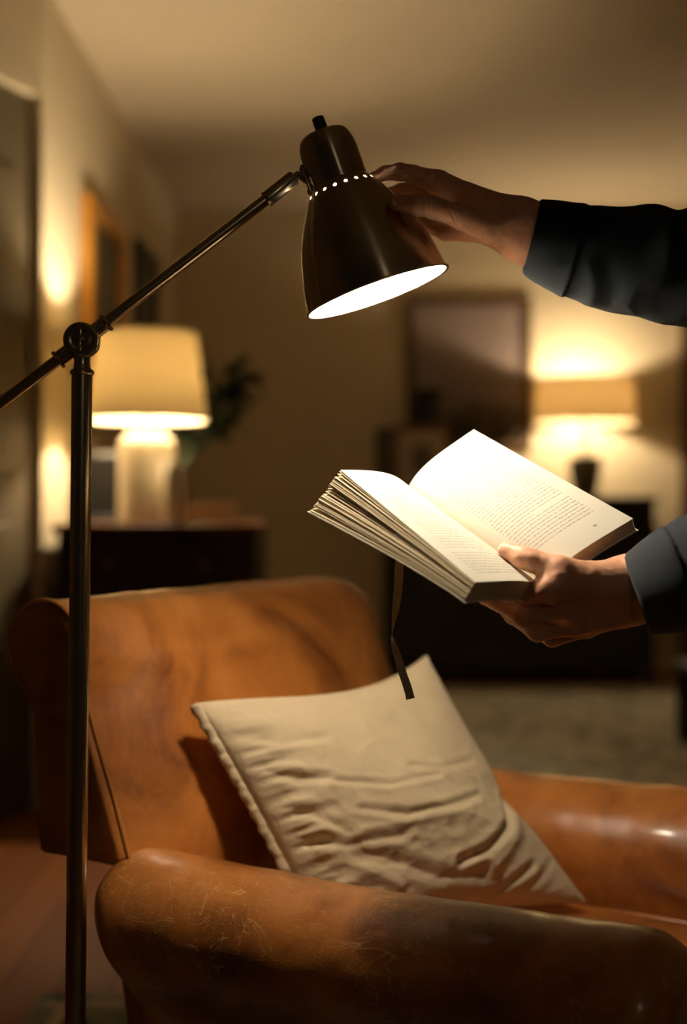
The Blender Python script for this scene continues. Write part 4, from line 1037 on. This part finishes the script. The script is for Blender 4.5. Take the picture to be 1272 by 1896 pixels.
def hand2(P):
    d = cone(P, h2['index'][0][0], W2[0][0], .0145, .0215)
    d = smin(d, cone(P, h2['middle'][0][0], W2[0][0], .0150, .0215), .012)
    d = smin(d, cone(P, h2['ring'][0][0], W2[1][0], .0145, .0220), .012)
    d = smin(d, cone(P, h2['pinky'][0][0], W2[1][0], .0130, .0210), .012)
    d = smin(d, cone(P, h2['thumb'][0][0], W2[0][0], .0190, .0210), .014)
    d = smin(d, cone(P, at(1042, 1072, 1.332).astype(np.float32), at(1120, 1082, 1.345).astype(np.float32), .0165, .0215), .014)
    d = smin(d, cone(P, W2[0][0], F2[0][0], .0225, .031), .02); d = smin(d, cone(P, W2[1][0], F2[1][0], .0225, .031), .02)
    for n_, k in (('index', .006), ('middle', .005), ('ring', .005), ('pinky', .005)):
        f = np.full(len(P), 1.0, np.float32); f = chain(P, h2[n_], f, .004); d = smin(d, f, k)
    t = np.full(len(P), 1.0, np.float32); t = chain(P, h2['thumb'], t, .006); d = smin(d, t, .008)
    for c, ax, a, w in ((at(962, 1028, 1.33), (0.85, 0, 0.45), .0007, .0009), (at(968, 1030, 1.33), (0.80, 0, 0.5), .0006, .0008), (at(956, 1026, 1.33), (0.9, 0, 0.35), .0004, .0008)):
        q = P-c.astype(np.float32); r_ = np.linalg.norm(q, axis=1); s_ = q@np.array(ax, np.float32)
        d = d+a*np.exp(-(s_/w)**2)*np.exp(-(r_/.018)**2)
    d = d+0.0004*vnoise(P, 160.0)+0.0012*vnoise(P, 55.0)
    return d
def bounds(js, m):
    A = np.array([p for p, r in js]); return A.min(0)-m, A.max(0)+m
all1 = sum(h1.values(), [])+W1+F1; all2 = sum(h2.values(), [])+W2+F2
lo1, hi1 = bounds(all1, 0.04); lo2, hi2 = bounds(all2, 0.04)
HV = 0.0014
v1 = sdf_mesh(hand1, lo1, hi1, HV); v2 = sdf_mesh(hand2, lo2, hi2, HV)
# --- figure standing just outside the right edge of the frame
SHR = np.array([0.80, 1.43, 1.40]); SHL = np.array([0.76, 1.07, 1.38]); EL1 = np.array([0.525, 1.445, 1.255]); EL2 = np.array([0.56, 1.235, 1.035])
f1c = (F1[0][0]+F1[1][0])/2; f2c = (F2[0][0]+F2[1][0])/2
PX, PY = 0.86, 1.25
def f_body(P):
    d = ellip(P, (PX-0.02, PY, 1.70), (0.098, 0.076, 0.118))
    d = smin(d, ellip(P, (PX-0.045, PY, 1.655), (0.070, 0.060, 0.075)), .03)
    d = smin(d, cone(P, (PX-0.110, PY, 1.705), (PX-0.132, PY, 1.668), .008, .013), .012)
    for s in (-1, 1): d = smin(d, ellip(P, (PX, PY+s*0.078, 1.69), (0.018, 0.010, 0.030)), .008)
    d = smin(d, ellip(P, (PX-0.108, PY, 1.632), (0.012, 0.024, 0.007)), .008)
    d = smin(d, cone(P, (PX, PY, 1.62), (PX+0.015, PY, 1.44), .058, .062), .03)
    d = smin(d, cone(P, (PX+0.01, PY-0.1, 1.38), (PX+0.01, PY+0.1, 1.38), .07, .07), .05)
    d = smin(d, ellip(P, (PX+0.01, PY, 1.20), (0.10, 0.155, 0.22)), .06)
    d = smin(d, ellip(P, (PX+0.02, PY, 0.98), (0.10, 0.15, 0.12)), .06)
    for sh_, el, fc in ((SHR, EL1, f1c), (SHL, EL2, f2c)):
        d = smin(d, cone(P, sh_, el, .046, .036), .03); d = smin(d, cone(P, el, fc, .036, .029), .02)
    for s in (-1, 1):
        d = smin(d, cone(P, (PX+0.02, PY+s*0.09, 0.92), (PX+0.01, PY+s*0.11, 0.50), .075, .050), .04)
        d = smin(d, cone(P, (PX+0.01, PY+s*0.11, 0.50), (PX+0.03, PY+s*0.12, 0.10), .048, .032), .03)
    return d
vb = sdf_mesh(f_body, (0.28, 0.90, 0.04), (1.06, 1.62, 1.86), 0.013)
person = thing('person', 'person in a dark navy sweater adjusting the lamp and holding the open book', 'person', (PX, PY, 0))
PO = np.array([PX, PY, 0])
V_, Fc = join_vf([v1, v2, vb]); body = obj('body', mesh_from(V_-PO, Fc, 'body'), M['skin'], person)
# nails
def nail(center, nvec, dirv, L, Wd):
    n = Vector(nvec).normalized(); t = Vector(dirv); t = (t-n*t.dot(n)).normalized(); s = n.cross(t); bm = bmesh.new(); rows = []
    for i in range(9):
        a = i/8.0*2-1; row = []
        for j in range(9):
            b_ = j/8.0*2-1; w = Wd*math.sqrt(max(0, 1-abs(a)**3.5)) if True else Wd
            row.append(bm.verts.new(Vector(center)-Vector(PO)+t*(L*a)+s*(w*b_)-n*(0.0016*b_*b_+0.0006*a*a)))
        rows.append(row)
    for A, B in zip(rows[:-1], rows[1:]):
        for k in range(8): bm.faces.new((A[k], A[k+1], B[k+1], B[k]))
    o = bobj('thumb_nail', bm, M['nail'], body, sharp=80); md = o.modifiers.new('s', 'SOLIDIFY'); md.thickness = 0.0006; md.offset = -1
    return o
nail(at(934, 1014, 1.3585), (-0.15, -0.72, 0.65), at(925, 1014, 1.37)-at(968, 1033, 1.35), 0.0062, 0.0058)
nail(atH(736, 373, 1.4372), (0.1, -0.95, 0.30), at(735, 376, 1.446)-at(775, 380, 1.436), 0.0065, 0.0055)
# --- sweater
def sleeve(P, js, cuff_p, cuff_n, seed, cuff_w=0.045, fold=0.0035, k=.03):
    d = np.full(len(P), 1.0, np.float32); d = chain(P, js, d, k)
    return d
S1 = [JH(985, 434, 1.492, .0345), JH(1040, 456, 1.490, .0395), JH(1110, 476, 1.485, .0465), JH(1190, 488, 1.475, .0540), JH(1290, 494, 1.460, .0575)]
S2 = [J(1172, 1100, 1.372, .0315), J(1210, 1092, 1.362, .0370), J(1262, 1070, 1.335, .0435), J(1310, 1052, 1.312, .0480)]
def cuffcut(P, p, n, t=0.0): return (P-p.astype(np.float32))@np.asarray(n, np.float32)
c1p = atH(984, 434, 1.492); c1n = nrm(np.array([-1.0, 0.05, 0.24])); a1n = nrm(at(1040, 452, 1.49)-at(985, 434, 1.492))
c2p = at(1174, 1100, 1.372); c2n = nrm(np.array([-1.0, 0.15, -0.36]))
def f_s1(P):
    d = chain(P, S1+[(EL1.astype(np.float32), .060)], np.full(len(P), 1.0, np.float32), .03)
    ax = (P-c1p.astype(np.float32))@(-c1n).astype(np.float32)
    wig = vnoise(P, 18.0)
    fold_ = (0.0028*np.sin(ax*2*PI/0.050+wig*4.0+P[:, 2]*40)*np.clip(0.5+vnoise(P+2, 10), 0, 1)+0.0050*(np.abs(vnoise(P*np.array([1.6, 1, 0.9], np.float32)+np.float32(4), 17.0))-0.3))*np.clip((ax-0.05)/0.03, 0, 1)
    d = d+fold_+0.002*vnoise(P, 30.0)
    d = d+0.0035*np.clip((ax-0.046)/0.012, 0, 1)*np.exp(-np.clip(ax-0.046, 0, 1)/0.02)*0-0.0022*((ax > 0.0) & (ax < 0.052))
    d = d+0.0012*np.exp(-((ax-0.052)/.0014)**2)
    inner = chain(P, [(p, r-0.0045) for p, r in S1[:3]], np.full(len(P), 1.0, np.float32), .03)
    inner = np.maximum(inner, ax-0.05)
    d = smax(d, -inner, .002)
    return smax(d, -ax, .003)
def f_s2(P):
    d = chain(P, S2+[(EL2.astype(np.float32), .062)], np.full(len(P), 1.0, np.float32), .03)
    ax = (P-c2p.astype(np.float32))@(-c2n).astype(np.float32)
    wig = vnoise(P, 18.0)
    fold_ = (0.0022*np.sin(ax*2*PI/0.05+wig*4.0-P[:, 2]*30)+0.0050*(np.abs(vnoise(P*np.array([1.6, 1, 0.9], np.float32)+np.float32(7), 17.0))-0.3))*np.clip((ax-0.046)/0.03, 0, 1)
    d = d+fold_+0.0012*vnoise(P, 30.0)-0.0020*((ax > 0.0) & (ax < 0.050))
    d = d+0.0012*np.exp(-((ax-0.050)/.0014)**2)
    inner = chain(P, [(p, r-0.0045) for p, r in S2[:3]], np.full(len(P), 1.0, np.float32), .03)
    inner = np.maximum(inner, ax-0.045)
    d = smax(d, -inner, .002)
    return smax(d, -ax, .003)
sv1 = sdf_mesh(f_s1, *bounds(S1+[(EL1, 0)], 0.075), 0.0026)
sv2 = sdf_mesh(f_s2, *bounds(S2+[(EL2, 0)], 0.075), 0.0026)
def f_top(P):
    d = ellip(P, (PX+0.01, PY, 1.20), (0.125, 0.18, 0.26))
    d = smin(d, ellip(P, (PX+0.02, PY, 0.97), (0.125, 0.175, 0.13)), .08)
    d = smin(d, cone(P, (PX+0.012, PY-0.12, 1.385), (PX+0.012, PY+0.12, 1.385), .082, .082), .06)
    for sh_, el in ((SHR, EL1), (SHL, EL2)): d = smin(d, cone(P, sh_, el, .070, .060), .04)
    d = smin(d, cone(P, (PX+0.01, PY, 1.42), (PX+0.008, PY, 1.49), .085, .070), .03)
    d = smax(d, P[:, 2]-1.49, .01); d = smax(d, 0.90-P[:, 2], .01)
    return d+0.004*vnoise(P, 9.0)
tv = sdf_mesh(f_top, (0.42, 0.92, 0.86), (1.06, 1.62, 1.54), 0.011)
V_, Fc = join_vf([sv1, sv2, tv]); obj('sweater', mesh_from(V_-PO, Fc, 'sweater'), M['sweater'], person)
def f_leg(P):
    d = ellip(P, (PX+0.02, PY, 0.90), (0.125, 0.172, 0.11))
    for s in (-1, 1):
        d = smin(d, cone(P, (PX+0.02, PY+s*0.09, 0.86), (PX+0.01, PY+s*0.11, 0.50), .088, .066), .03)
        d = smin(d, cone(P, (PX+0.01, PY+s*0.11, 0.50), (PX+0.03, PY+s*0.12, 0.11), .066, .052), .03)
    return smax(d, 0.055-P[:, 2], .01)+0.003*vnoise(P, 10.0)
tv = sdf_mesh(f_leg, (0.68, 1.0, 0.02), (1.06, 1.5, 1.06), 0.011); obj('trousers', mesh_from(tv[0]-PO, tv[1], 'trousers'), M['trousers'], person)
for s in (-1, 1):
    def f_shoe(P, s=s):
        d = cone(P, (PX+0.06, PY+s*0.12, 0.058), (PX-0.12, PY+s*0.13, 0.050), .042, .036); d = smin(d, cone(P, (PX+0.04, PY+s*0.12, 0.06), (PX+0.03, PY+s*0.12, 0.11), .04, .042), .03)
        return smax(d, 0.014-P[:, 2], .004)
    tv = sdf_mesh(f_shoe, (PX-0.2, PY+s*0.125-0.08, 0.0), (PX+0.14, PY+s*0.125+0.08, 0.18), 0.007); obj('shoe', mesh_from(tv[0]-PO, tv[1], 'shoe'), M['black'], person)
def f_hair(P):
    d = ellip(P, (PX+0.004, PY, 1.722), (0.104, 0.086, 0.118)); cut_ = ellip(P, (PX-0.085, PY, 1.66), (0.075, 0.10, 0.105))
    d = smax(d, -cut_, .01); return smax(d, 1.635-P[:, 2], .02)+0.004*vnoise(P, 40.0)
tv = sdf_mesh(f_hair, (PX-0.13, PY-0.11, 1.58), (PX+0.13, PY+0.11, 1.87), 0.006); obj('hair', mesh_from(tv[0]-PO, tv[1], 'hair'), M['black'], person)
